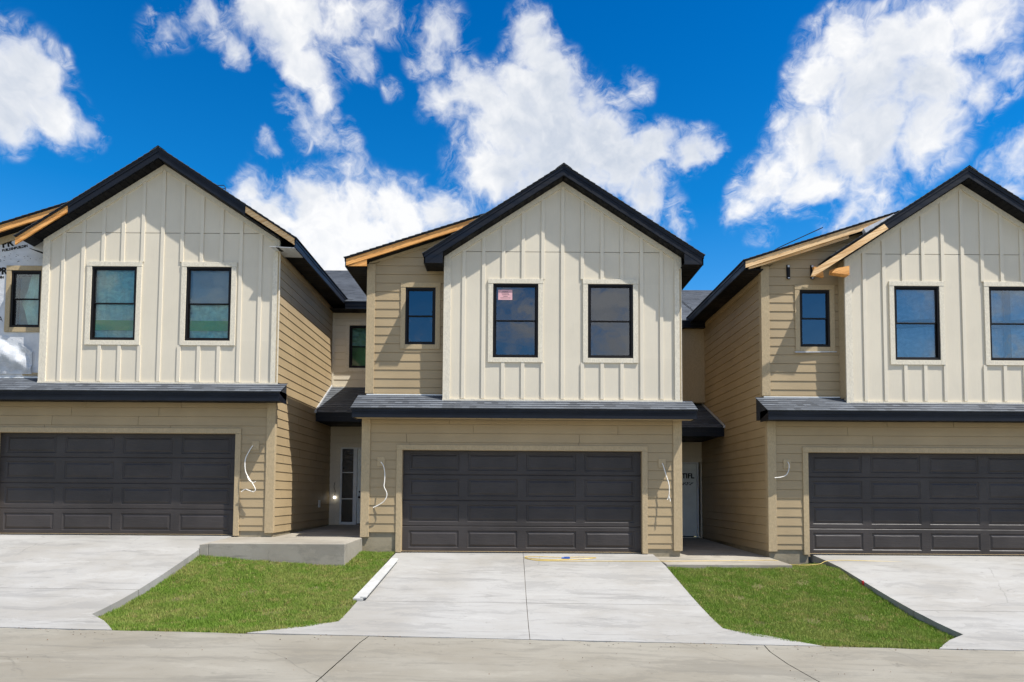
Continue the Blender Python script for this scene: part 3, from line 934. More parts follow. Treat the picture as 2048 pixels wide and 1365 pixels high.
    for sgn in (-1, 1):
        ez = RZ - SL * EU
        if sgn < 0:
            shingles(sh, (-EU - ov, yb, ez - SL * ov), (-EU - ov, RY - ov, ez - SL * ov), (0, RY - ov, RZ), (0, yb, RZ), seed=11)
        else:
            shingles(sh, (EU + ov, RY - ov, ez - SL * ov), (EU + ov, yb, ez - SL * ov), (0, yb, RZ), (0, RY - ov, RZ), seed=12)
    # ridge cap
    for k in range(0, 40):
        ya = RY - ov + k * 0.21
        sh.quad((-0.15, ya, RZ - SL * .15 + .022), (0, ya, RZ + .03), (0, ya + .22, RZ + .018), (-0.15, ya + .22, RZ - SL * .15 + .012), [(0, 0), (.14, 0), (.14, .1), (0, .1)])
        sh.quad((0, ya, RZ + .03), (0.15, ya, RZ - SL * .15 + .022), (0.15, ya + .22, RZ - SL * .15 + .012), (0, ya + .22, RZ + .018), [(0, 0), (.14, 0), (.14, .1), (0, .1)])
    roof = sh.build('roof', M['shingle'], H)
    dk = MB()
    P = [(-EU, RZ - SL * EU - .002), (0, RZ - .002), (EU, RZ - SL * EU - .002), (EU, RZ - SL * EU - .035), (0, RZ - .035), (-EU, RZ - SL * EU - .035)]
    dk.prism(P[:2] + [P[4], P[5]], RY - .012, 8.0); dk.prism([P[1], P[2], P[3], P[4]], RY - .012, 8.0)
    dk.build('roof_deck', M['shingle_edge'], roof)

    def rake(u_a, u_b, mat, drop=0.215, y0=RY, th=0.03, name='rake_fascia', lab=None, ridge_cut=True):
        """board under the shingles between u_a and u_b on one slope"""
        f = MB()
        za, zb = RZ - SL * abs(u_a), RZ - SL * abs(u_b)
        f.prism([(u_a, za - .035 - drop + .035), (u_b, zb - .035 - drop + .035), (u_b, zb - .03), (u_a, za - .03)], y0, y0 + th)
        if mat is M['fascia']:
            f.prism([(u_a, za - .088), (u_b, zb - .088), (u_b, zb - .03), (u_a, za - .03)], y0 - 0.010, y0)
        o = f.build(name, mat, H)
        if lab: o['label'] = lab
        return o
    uL0, uR0 = -EU, EU
    if L:
        rake(-1.80, 0, M['fascia']); rake(0, 1.80, M['fascia'])
        rake(-EU - .02, -1.80, M['lumber'], 0.17, RY + .006, .035, 'subfascia', 'bare lumber end of the left rake')
        rake(1.80, EU - .02, M['lumber_pale'], 0.165, RY + .006, .035, 'subfascia', 'bare lumber end of the right rake')
    elif C:
        rake(-EU, 0, M['fascia']); rake(0, EU, M['fascia'])
    else:
        rake(-1.76, 0, M['fascia']); rake(0, EU, M['fascia'])
        f = MB()
        za = RZ - SL * 1.72
        f.prism([(-3.26, RZ - SL * 3.26 - .155), (-3.19, RZ - SL * 3.19 - .20), (-1.68, RZ - SL * 1.68 - .205), (-1.76, RZ - SL * 1.76 - .055), (-3.20, RZ - SL * 3.20 - .055)], RY - .03, RY + .01)
        f.build('subfascia', M['lumber_pale'], H)['label'] = 'bare lumber tail running past the eave'
        f = MB(); f.hexa([(-2.82, RY + .02, 5.70), (-2.46, RY + .02, 5.66), (-2.46, RY + .20, 5.66), (-2.80, RY + .20, 5.71), (-2.74, RY + .02, 5.79), (-2.46, RY + .02, 5.85), (-2.46, RY + .20, 5.84), (-2.78, RY + .20, 5.80)])
        f.hexa([(-3.02, .04, 5.76), (-2.84, .04, 5.71), (-2.84, .12, 5.71), (-3.02, .12, 5.76), (-3.04, .04, 5.93), (-2.86, .04, 5.89), (-2.86, .12, 5.89), (-3.04, .12, 5.93)])
        build_each(f, 'blocking', M['lumber'], H)
    # soffits
    sf = MB()
    for sgn in (-1, 1):
        n = 22
        for k in range(n):
            a = sgn * (2.50 * k / n); b = sgn * (2.50 * (k + 1) / n)
            lift = 0.0
            za, zb = RZ - SL * abs(a) - .225, RZ - SL * abs(b) - .225
            g_ = 0.008
            if (k % 1) == 0:
                aa = a + sgn * g_
                zaa = RZ - SL * abs(aa) - .225
                sf.prism([(aa, zaa), (b, zb), (b, zb + .012), (aa, zaa + .012)], RY + .03, 0.0)
        sf.prism([(0, RZ - .205), (sgn * 2.5, RZ - SL * 2.5 - .205), (sgn * 2.5, RZ - SL * 2.5 - .20), (0, RZ - .20)], RY + .03, 0)
    ezb = RZ - SL * EU - 0.20
    y_end = 3.9
    k = 0
    yy_ = RY + .03
    while yy_ < y_end + .3:
        sf.box(GR + 0.03, EU - .02, yy_ + .006, yy_ + .145, ezb, ezb + .012); yy_ += 0.15
    sf.box(GR + .03, EU - .02, RY + .03, y_end + .3, ezb + .012, ezb + .02)
    if C:
        sf.box(-EU + .02, -2.455, RY + .03, BY - .01, ezb, ezb + .015)
    if L:
        sf.hexa([(-EU + .25, RY + .05, ezb - .05), (-2.46, RY + .05, ezb - .10), (-2.46, BY - .03, ezb - .06), (-EU + .25, BY - .03, ezb + .02),
                 (-EU + .25, RY + .05, ezb - .04), (-2.46, RY + .05, ezb - .09), (-2.46, BY - .03, ezb - .05), (-EU + .25, BY - .03, ezb + .03)])
    sf.build('soffit', M['soffit'], H)
    # boxed returns at the eave ends
    rb = MB()
    for sgn in ((1,) if L or R else (-1, 1)):
        a, b = sgn * 2.447, sgn * EU
        za, zb = RZ - SL * 2.447 - .21, RZ - SL * EU - .21
        if L: continue
        rb.prism([(a, ezb), (b, ezb), (b, zb + .02), (a, za + .02)], RY + .004, RY + .029)
    rb.box(EU - .025, EU, RY + (0.0 if not L else .02), y_end + .05, ezb - .004, RZ - SL * EU - .03)
    rb.box(EU, EU + .012, RY + (0.0 if not L else .02), y_end + .05, ezb + .12, RZ - SL * EU - .03)
    rb.hexa([(EU - .025, y_end + .05, ezb - .004), (EU, y_end + .05, ezb - .004), (EU, y_end + .25, ezb + .17), (EU - .025, y_end + .25, ezb + .17),
             (EU - .025, y_end + .05, ezb + .175), (EU, y_end + .05, ezb + .175), (EU, y_end + .26, ezb + .178), (EU - .025, y_end + .26, ezb + .178)])
    if C: rb.box(-EU, -EU + .025, RY, BY - .01, ezb - .004, RZ - SL * EU - .03)
    build_each(rb, 'eave_fascia', M['fascia'], H)
    if L:
        lf = MB()
        lf.hexa([(2.30, RY + .02, 5.86), (EU - .02, RY + .02, 5.83), (EU - .02, RY + .6, 5.835), (2.42, .3, 5.84),
                 (2.30, RY + .02, 5.868), (EU - .02, RY + .02, 5.84), (EU - .02, RY + .6, 5.845), (2.42, .3, 5.848)])
        lf.build('loose_soffit', M['steel'], H)['label'] = 'loose bent soffit panel sticking out past the corner'

    # ---- low side roof behind
    s2 = MB()
    u1 = -1.13
    zt = lambda u: E2Z + SL2 * (u - E2U)
    shingles(s2, (E2U - .03, 8.4, zt(E2U - .03)), (E2U - .03, -0.03, zt(E2U - .03)), (u1, -0.03, zt(u1)), (u1, 8.4, zt(u1)), seed=21)
    s2 = s2.build('side_roof', M['shingle'], H)
    dk = MB(); dk.prism([(E2U, zt(E2U) - .03), (u1, zt(u1) - .03), (u1, zt(u1) - .003), (E2U, zt(E2U) - .003)], -0.012, 8.3)
    dk.build('roof_deck', M['shingle_edge'], s2)
    lf = MB()
    lf.prism([(E2U + .02, zt(E2U) - .165), (-1.15, zt(-1.15) - .165), (-1.15, zt(-1.15) - .032), (E2U + .02, zt(E2U) - .032)], 0.0, 0.04)
    if C: lf.prism([(E2U + .05, zt(E2U) - .175), (GL + .0, zt(E2U) - .172), (GL + .0, zt(GL) - .17), (E2U + .3, zt(E2U + .3) - .168)], 0.012, 0.04)
    if R: lf.prism([(E2U + .1, zt(E2U + .1) - .215), (-2.3, zt(-2.3) - .225), (-2.3, zt(-2.3) - .167), (E2U + .1, zt(E2U + .1) - .167)], 0.05, 0.09)
    lf.build('rake_board', M['lumber'] if not R else M['lumber_pale'], H)['label'] = 'bare lumber rake board'
    us = MB()
    us.prism([(E2U + .06, zt(E2U) - .155), (-2.46, zt(-2.46) - .155), (-2.46, zt(-2.46) - .145), (E2U + .06, zt(E2U) - .145)], 0.042, BY + .05)
    yy_ = 0.05
    while yy_ < y_end + .9:
        us.box(E2U + .02, GL - .035, yy_ + .006, yy_ + .145, 5.86, 5.872); yy_ += 0.15
    us.box(E2U + .02, GL - .03, 0.05, y_end + 1.0, 5.873, 5.880)
    us.build('side_soffit', M['soffit'], H)
    ef = MB()
    ef.box(E2U - .002, E2U + .02, 0.0, y_end + 1.0, 5.855, zt(E2U) - .03)
    ef.box(E2U - .014, E2U - .002, 0.0, y_end + 1.0, 5.97, zt(E2U) - .03)
    ef.build('side_eave_fascia', M['fascia'], H)
    if R:
        fl = MB()
        fl.hexa([(-1.98, -0.07, 6.56), (-1.36, -0.07, 6.97), (-1.36, 0.02, 6.95), (-1.98, 0.02, 6.54), (-2.05, -0.07, 6.70), (-1.42, -0.07, 7.01), (-1.42, 0.02, 6.99), (-2.05, 0.02, 6.68)])
        fl.build('flashing', M['steel'], H)
        for u in (-3.50, -3.0):
            k_ = MB(); k_.box(u - .035, u + .035, BY - .035, BY - .015, 5.74, 6.02); k_.box(u - .015, u + .015, BY - .05, BY - .035, 5.78, 5.98)
            k_.box(u - .03, u + .03, BY - .055, BY - .035, 5.72, 5.75)
            k_.build('strap_tie', M['black'], H)
            k_ = MB(); k_.box(u - .02, u + .02, BY - .056, BY - .05, 5.97, 6.01); k_.box(u - .02, u + .02, BY - .06, BY - .055, 5.73, 5.75); k_.build('strap_tie_nail_plate', M['steel'], H)

    # ---- pent roof over the garage
    pu0, pu1 = -4.20, 2.63
    ez_, ey = 2.885, -0.42
    ps = (3.10 - ez_) / 0.42
    pr = MB()
    shingles(pr, (pu0 - .02, ey - .03, ez_ - .015), (-2.42, ey - .03, ez_ - .015), (-2.42, BY + .0, ez_ + ps * (BY + .42)), (pu0 - .02 + .0, BY + .0, ez_ + ps * (BY + .42)), seed=31, expo=0.125)
    shingles(pr, (-2.42, ey - .03, ez_ - .015), (pu1 + .02, ey - .03, ez_ - .015), (pu1 + .02, 0.02, ez_ + ps * .44), (-2.42, 0.02, ez_ + ps * .44), seed=31, expo=0.125)
    pent = pr.build('pent_roof', M['shingle'], H)
    dk = MB()
    dk.prism_x([(ey - .012, ez_ - .04), (ey - .012, ez_ - .012), (0.0, 3.10 - .008), (0.0, 2.74)], pu0, pu1)
    dk.prism_x([(0.001, 2.74), (0.001, 3.09), (BY, 3.09 + ps * BY), (BY, 2.74)], pu0, -2.44)
    dk.build('roof_deck', M['shingle_edge'], pent)
    pf = MB()
    pf.box(pu0, pu1, ey, ey + .02, 2.685, ez_ - .03)
    pf.box(pu0 - .002, pu1 + .002, ey - .010, ey, 2.80, ez_ - .035)
    pf.box(pu0, pu0 + .015, ey + .02, 0.03, 2.685, 2.90); pf.box(pu1 - .015, pu1, ey + .02, 0.03, 2.685, 2.90)
    pf.build('pent_fascia', M['fascia'], H, bevel=0.003)
    ps_ = MB()
    uu = pu0 + .02
    while uu < pu1 - .05:
        ps_.box(uu + .004, min(uu + .3, pu1 - .02), ey + .021, -0.036, 2.70, 2.712); uu += .305
    ps_.build('pent_soffit', M['soffit'] if not C else M['brown_trim'], H)
    fl = MB(); fl.box(-2.43, 2.43, -0.036, -0.028, 3.06, 3.10)
    fl.box(GL, -2.46, BY - .032, BY - .024, 3.215, 3.245)
    build_each(fl, 'base_flashing', M['white'], H)

    # ---- small entry roof in the recess
    ey2, ez2, tz = 2.87, 2.875, 3.72
    er = MB()
    shingles(er, (GR + .02, ey2 - .03, ez2 - .02), (nu - .01, ey2 - .03, ez2 - .02), (nu - .01, back_y, tz), (GR + .02, back_y, tz), seed=41)
    ent = er.build('entry_roof', M['shingle'], H)
    dk = MB(); dk.prism_x([(ey2, ez2 - .05), (ey2, ez2 - .01), (back_y, tz - .01), (back_y, 2.70), (ey2 + .3, 2.70)], GR + .02, nu - .02); dk.build('roof_deck', M['shingle_edge'], ent)
    ef = MB(); ef.box(GR + .02, nu - .01, ey2 - .002, ey2 + .02, 2.64, ez2 - .02); ef.box(GR + .02, nu - .01, ey2 - .012, ey2 - .002, 2.76, ez2 - .025)
    ef.build('entry_fascia', M['fascia'], H)
    es = MB(); es.box(GR + .02, nu - .02, ey2 + .02, back_y - .03, 2.648, 2.66); es.build('entry_soffit', M['soffit'], H)
    # step flashing along the wall
    sfm = MB()
    fx = GR + .018 if L else nu - .035
    slope = (tz - ez2) / (back_y - ey2)
    sfm.hexa([(fx, ey2 - .05, ez2 + .0), (fx + .016, ey2 - .05, ez2 + .0), (fx + .016, back_y - .02, tz + .0), (fx, back_y - .02, tz + .0),
              (fx, ey2 - .05, ez2 + .055), (fx + .016, ey2 - .05, ez2 + .055), (fx + .016, back_y - .02, tz + .05), (fx, back_y - .02, tz + .05)])
    sfm.box(fx - .01, fx + .03, ey2 - .08, ey2 - .03, ez2 - .03, ez2 + .03)
    sfm.build('step_flashing', M['steel'], H)

    # ---- main roof
    my, mz = 3.85 if L else 4.4, 5.915
    ms = 0.5
    ry_ = 8.6
    mr_ = MB()
    ml, mrr = GL - .1, nu - 0.02
    shingles(mr_, (ml, my - .03, mz - .015), (mrr, my - .03, mz - .015), (mrr, ry_, mz + ms * (ry_ - my)), (ml, ry_, mz + ms * (ry_ - my)), seed=51)
    shingles(mr_, (mrr, 13.0, mz - .015), (ml, 13.0, mz - .015), (ml, ry_, mz + ms * (ry_ - my)), (mrr, ry_, mz + ms * (ry_ - my)), seed=52)
    mr_ = mr_.build('main_roof', M['shingle'], H)
    dk = MB(); dk.prism_x([(my + .02, mz - .04), (ry_, mz + ms * (ry_ - my) - .03), (12.9, mz - .04)], ml + .01, mrr - .01); dk.build('roof_deck', M['shingle_edge'], mr_)
    mf = MB(); mf.box(EU + .02, mrr, my, my + .02, 5.715, mz - .02); mf.box(EU + .02, mrr, my - .012, my, 5.80, mz - .02); mf.build('main_fascia', M['fascia'], H)
    msf = MB(); msf.box(GR + .03, mrr, my + .02, back_y - .002, 5.722, 5.735); msf.build('main_soffit', M['soffit'], H)

    # ---- body: back wall, floors, interior partitions (dark)
    ib = MB()
    ib.box(GL + .02, nu - .02, 12.0, 12.1, 0, 5.9)
    ib.box(GL + .05, GR - .05, 0.25, 11.9, 2.80, 2.90)
    ib.box(GL + .05, GR - .05, 3.9, 4.0, 0, 5.75)
    ib.box(GL + .05, GR - .05, 0.27, 11.9, 5.76, 5.80)
    ib.box(-0.05, 0.05, 0.02, 3.9, 2.9, 5.76)
    ib.box(GR - .08, GR - .05, 0.2, back_y + .2, 0, 5.76)
    ib.box(GL + .05, GL + .08, 0.3, back_y + .2, 0, 5.76)
    ib.box(GR, nu, back_y + .9, back_y + 1.0, 0, 5.76)
    ib.build('interior_wall', M['dark'], H)

    if L:
        # lettering printed on the wrap
        yt = BY - 0.002
        def tx(s_, size, u, z, rot, bold=0.004):
            text_obj(s_, size, M['ink'], (u, yt, z), H, 'wrap_lettering', bold, (math.radians(90), math.radians(-rot), 0))
        tx('PR', 0.21, -3.50, 5.99, 12, .010); tx('BUILDINBUILDIN', 0.072, -3.50, 5.90, 12)
        tx('PR', 0.20, -3.60, 5.42, 2, .010); tx('ILDIN', 0.072, -3.62, 5.33, 2)
        tx('PA', 0.15, -3.60, 4.42, 0, .0); tx('iste', 0.10, -3.66, 4.56, 4, .0)
        cl = MB()
        rr = random.Random(8)
        for k in range(26):
            u = rr.uniform(-3.55, -2.55); z = rr.uniform(5.66, 5.86)
            cl.box(u, u + rr.uniform(.006, .03), BY - .004, BY - .001, z, z + rr.uniform(.005, .014))
        cl.build('wrap_staple', M['ink'], H)
        tr = MB(); tr.prism([(GL, top2(GL) - .16), (-2.5, top2(-2.5) - .13), (-2.5, top2(-2.5)), (GL, top2(GL))], BY - 0.026, BY)
        tr.box(-2.95, -2.5, BY - .02, BY, 3.28, 3.34)
        build_each(tr, 'bay_trim', M['brown_trim'], H)
    return H


hL = townhouse('L', -7.25, 0.31, 'leftmost townhouse, bare lumber rake ends and white house wrap at its left bay')
hC = townhouse('C', 1.02, 0.0, 'central townhouse with complete dark rakes and a pink sticker in a gable window')
hR = townhouse('R', 9.27, 0.0, 'rightmost townhouse, roof edge unfinished with a loose lumber tail and black straps')

# ------------------------------------------------------------------ ground works
YS = -5.4
def zs(x): return -0.606 - 0.0165 * x
def zL(y): return 0.30 + 0.07 * y if y > -1.44 else 0.20 + (0.20 - zs(-5.6)) / (5.4 - 1.44) * (y + 1.44)
def zC(y): return -0.012 + 0.088 * y / 1.12 if y > -1.12 else -0.10 + (0.506 / 4.28) * (y + 1.12)
def zR(y): return -0.012 + 0.095 * y / 1.12 if y > -1.12 else -0.107 + (0.60 / 4.28) * (y + 1.12)
def fl_z(y, x, zf):
    """driveway height: own profile warped to meet the street line"""
    t = max(0.0, min(1.0, -y / -YS)) if False else max(0.0, min(1.0, y / YS))
    t = t ** 2
    return zf(y) * (1 - t) + zs(x) * t


def driveway(xl, xr, zf, joint, flare_l, flare_r, label=None):
    mb = MB()
    ys = [0.14, -0.02, -0.6, -1.12, -1.44, -2.1, -2.8, -3.44, -3.448, -4.0, -4.35, -4.6, -4.9, -5.15, YS]
    def edges(y):
        a, b = xl, xr
        if y < -4.6: 
            t = (-4.6 - y) / 0.8
            te = t ** 0.8
            a = xl + (flare_l - xl) * te; b = xr + (flare_r - xr) * te
        return a, b
    th = 0.14
    for y0, y1 in zip(ys[:-1], ys[1:]):
        if abs(y0 - y1) < 0.03 and y0 < -3: continue         # tooled joint gap
        a0, b0 = edges(y0); a1, b1 = edges(y1)
        cuts0 = [a0] + ([joint - .004, joint + .004] if joint else []) + [b0]
        cuts1 = [a1] + ([joint - .004, joint + .004] if joint else []) + [b1]
        for k in range(0, len(cuts0) - 1, 2):
            p, q, r, s_ = cuts0[k], cuts0[k + 1], cuts1[k + 1], cuts1[k]
            N = 5
            for i in range(N):
                f0, f1 = i / N, (i + 1) / N
                pa, pb = p + (q - p) * f0, p + (q - p) * f1
                sa, sb = s_ + (r - s_) * f0, s_ + (r - s_) * f1
                z = lambda x, y: fl_z(y, x, zf)
                mb.quad((sa, y1, z(sa, y1)), (sb, y1, z(sb, y1)), (pb, y0, z(pb, y0)), (pa, y0, z(pa, y0)))
            for (u, v) in ((p, s_), (q, r)):
                mb.quad((u, y0, fl_z(y0, u, zf)), (v, y1, fl_z(y1, v, zf)), (v, y1, fl_z(y1, v, zf) - th), (u, y0, fl_z(y0, u, zf) - th))
            if y1 == YS:
                mb.quad((s_, y1, zs(s_)), (r, y1, zs(r)), (r, y1, zs(r) - th), (s_, y1, zs(s_) - th))
    # dark fill under the joints
    o = mb.build('driveway', M['drive'])
    return tag(o, kind='structure')


driveway(-11.6, -5.66, zL, None, -12.4, -4.92)
driveway(-2.33, 2.86, zC, 0.235, -3.27, 3.84)
driveway(6.10, 11.9, zR, None, 5.28, 12.6)

# joint filler strips under the slabs
jf = MB()
for (jx, zf) in ((0.235, zC),):
    ys = [0, -1.44, -3.44, -4.6, YS]
    for a, b in zip(ys[:-1], ys[1:]):
        jf.quad((jx - .02, a, fl_z(a, jx, zf) - .012), (jx + .02, a, fl_z(a, jx, zf) - .012), (jx + .02, b, fl_z(b, jx, zf) - .012), (jx - .02, b, fl_z(b, jx, zf) - .012))
for (xa, xb, zf) in ((-11.5, -5.7, zL), (-2.3, 2.8, zC), (6.15, 11.8, zR)):
    jf.quad((xa, -3.41, fl_z(-3.41, xa, zf) - .006), (xb, -3.41, fl_z(-3.41, xb, zf) - .006), (xb, -3.48, fl_z(-3.48, xb, zf) - .006), (xa, -3.48, fl_z(-3.48, xa, zf) - .006))
tag(jf.build('driveway_joint_filler', M['soil']), kind='structure')

# porch slabs
def porch(xl, xr, yf, z_f, z_b, zlow, x_in_l, x_in_r, yb):
    mb = MB()
    n = 6
    mb.hexa([(xl, yf, zlow), (xr, yf, zlow), (xr, 0.05, zlow), (xl, 0.05, zlow), (xl, yf, z_f), (xr, yf, z_f), (xr, 0.05, z_f + (z_b - z_f) * .3), (xl, 0.05, z_f + (z_b - z_f) * .3)])
    z1 = z_f + (z_b - z_f) * .3
    mb.hexa([(x_in_l, 0.051, zlow), (x_in_r, 0.051, zlow), (x_in_r, yb, zlow), (x_in_l, yb, zlow), (x_in_l, 0.051, z1), (x_in_r, 0.051, z1), (x_in_r, yb, z_b), (x_in_l, yb, z_b)])
    return tag(mb.build('porch_slab', M['slab'], bevel=0.012), kind='structure')


porch(-5.50, -3.02, -1.44, 0.262, 0.35, -0.5, -4.83, -3.06, 4.35)
porch(2.88, 5.22, -1.12, -0.098, 0.03, -0.5, 3.43, 5.20, 4.95)
# apron strip in front of the left porch, level with the left garage floor
mb = MB()
mb.hexa([(-5.66, -1.44, -.4), (-5.50, -1.44, -.4), (-5.50, 0.1, -.4), (-5.66, 0.1, -.4), (-5.66, -1.44, .235), (-5.502, -1.44, .255), (-5.502, 0.1, .29), (-5.66, 0.1, .29)])
tag(mb.build('porch_slab', M['slab'], bevel=0.01), kind='structure')

# street: gutter pan and lane, in slabs with open joints
st = MB(); jr = random.Random(2)
jx = [-46, -40, -34.4, -28.8, -23.2, -17.6, -12.2, -6.9, -1.80, 3.05, 8.2, 13.4, 19, 24.6, 30.2, 36, 46]
prof = [(-5.43, 0.0), (-5.75, -0.012), (-6.3, -0.02), (-8.5, 0.02), (-12.0, 0.06), (-16.0, 0.02), (-19.4, -0.02)]
def jshift(y): return 0.0 if y < -6.1 else 0.06 * ((y + 6.1) / 0.7) ** 2
for a, b in zip(jx[:-1], jx[1:]):
    for (y0, d0), (y1, d1) in zip(prof[:-1], prof[1:]):
        near = y0 > -5.5 and abs(a) < 13
        N = 60 if near else 4
        if near: jag = [y0 - max(0.0, 0.006 + 0.020 * math.sin(a * 3 + i * .21) + 0.014 * math.sin(i * .83 + a)) - abs(jr.gauss(0, .005)) for i in range(N + 1)]
        for i in range(N):
            if near: q0, q1 = jag[i], jag[i + 1]
            else: q0 = q1 = y0
            xa0 = a + .006 + jshift(y0) + (b - a - .012) * i / N; xb0 = a + .006 + jshift(y0) + (b - a - .012) * (i + 1) / N
            xa1 = a + .006 + jshift(y1) + (b - a - .012) * i / N; xb1 = a + .006 + jshift(y1) + (b - a - .012) * (i + 1) / N
            st.quad((xa1, y1, zs(xa1) + d1), (xb1, y1, zs(xb1) + d1), (xb0, q1, zs(xb0) + d0), (xa0, q0, zs(xa0) + d0))
            if near: st.quad((xa0, q0, zs(xa0)), (xb0, q1, zs(xb0)), (xb0, q1, zs(xb0) - .09), (xa0, q0, zs(xa0) - .09))
tag(st.build('street', M['street']), kind='structure')
# opposite kerb
kb = MB()
for a, b in zip(jx[:-1], jx[1:]):
    kb.hexa([(a, -19.6, zs(a) - .2), (b - .01, -19.6, zs(b) - .2), (b - .01, -19.41, zs(b) - .2), (a, -19.41, zs(a) - .2),
             (a, -19.6, zs(a) + .12), (b - .01, -19.6, zs(b) + .12), (b - .01, -19.41, zs(b) + .12), (a, -19.41, zs(a) + .12)])
tag(kb.build('kerb', M['drive'], bevel=0.02), kind='structure')


# ground: one large sheet under everything, dipping under street and lots
def gz(x, y):
    xx = max(-40, min(40, x))
    if y < -20: return zs(xx) - 0.02
    return zs(xx) - 0.10
gm = MB()
xs = [-600, -200, -60, -40, -20, -10, 0, 10, 20, 40, 60, 200, 600]
ys = [-600, -200, -60, -30, -19.9, -19.5, -12, -5.3, 0, 10, 30, 80, 200, 600]
for a, b in zip(xs[:-1], xs[1:]):
    for c_, d_ in zip(ys[:-1], ys[1:]):
        gm.quad((a, c_, gz(a, c_)), (b, c_, gz(b, c_)), (b, d_, gz(b, d_)), (a, d_, gz(a, d_)))
def ground_mat():
    mt, n = new_mat('ground soil and turf')
    o = n.n('ShaderNodeTexCoord').outputs['Object']
    a = n.noise(o, 0.35, 6, 0.6).outputs[0]; b = n.noise(o, 14, 5, 0.7).outputs[0]
    col = n.mix(n.mr(a, 0.4, 0.6), (0.06, 0.10, 0.025, 1), (0.14, 0.11, 0.07, 1))
    col = n.mix(n.mr(b, 0.4, 0.7, 0, .5), col, (0.05, 0.045, 0.03, 1))
    finish(n, col, 0.95, b, 0.5, 0.03, spec=0.1)
    return mt
M['ground'] = ground_mat()
tag(gm.build('ground', M['ground']), kind='structure')

# ------------------------------------------------------------------ grass
import numpy as np
def grass_mat():
    mt, n = new_mat('lawn grass')
    o = n.n('ShaderNodeTexCoord').outputs['Object']
    isl = n.n('ShaderNodeNewGeometry').outputs['Random Per Island']
    a = n.noise(o, 1.1, 5, 0.65).outputs[0]
    b = n.noise(o, 5.0, 3, 0.6).outputs[0]
    col = n.mix(isl, (0.120, 0.220, 0.022, 1), (0.235, 0.345, 0.050, 1))
    col = n.mix(n.mr(a, 0.42, 0.62, 0, 0.5), col, (0.34, 0.34, 0.10, 1))
    dry = n.math('MULTIPLY', n.mr(b, 0.48, 0.66), n.mr(isl, 0.45, 0.7))
    col = n.mix(n.math('MULTIPLY', dry, 0.75), col, (0.50, 0.38, 0.16, 1))
    p = n.n('ShaderNodeBsdfPrincipled', {'Base Color': col, 'Roughness': 0.6, 'Specular IOR Level': 0.25})
    tl = n.n('ShaderNodeBsdfTranslucent', {'Color': col})
    mx = n.n('ShaderNodeMixShader', {0: 0.25, 1: p.outputs[0], 2: tl.outputs[0]})
    n.n('ShaderNodeOutputMaterial', {'Surface': mx.outputs[0]})
    return mt
M['grass'] = grass_mat()
M['turf'] = board_mat('turf soil', (0.12, 0.11, 0.05), 0.35, 0.95, (9, 9, 9), 0.5, 0.1)


def inside(px, py, poly):
    r = np.zeros(len(px), bool); n = len(poly)
    for i in range(n):
        x0, y0 = poly[i]; x1, y1 = poly[(i + 1) % n]
        c = ((y0 > py) != (y1 > py)) & (px < (x1 - x0) * (py - y0) / (y1 - y0 + 1e-12) + x0)
        r ^= c
    return r


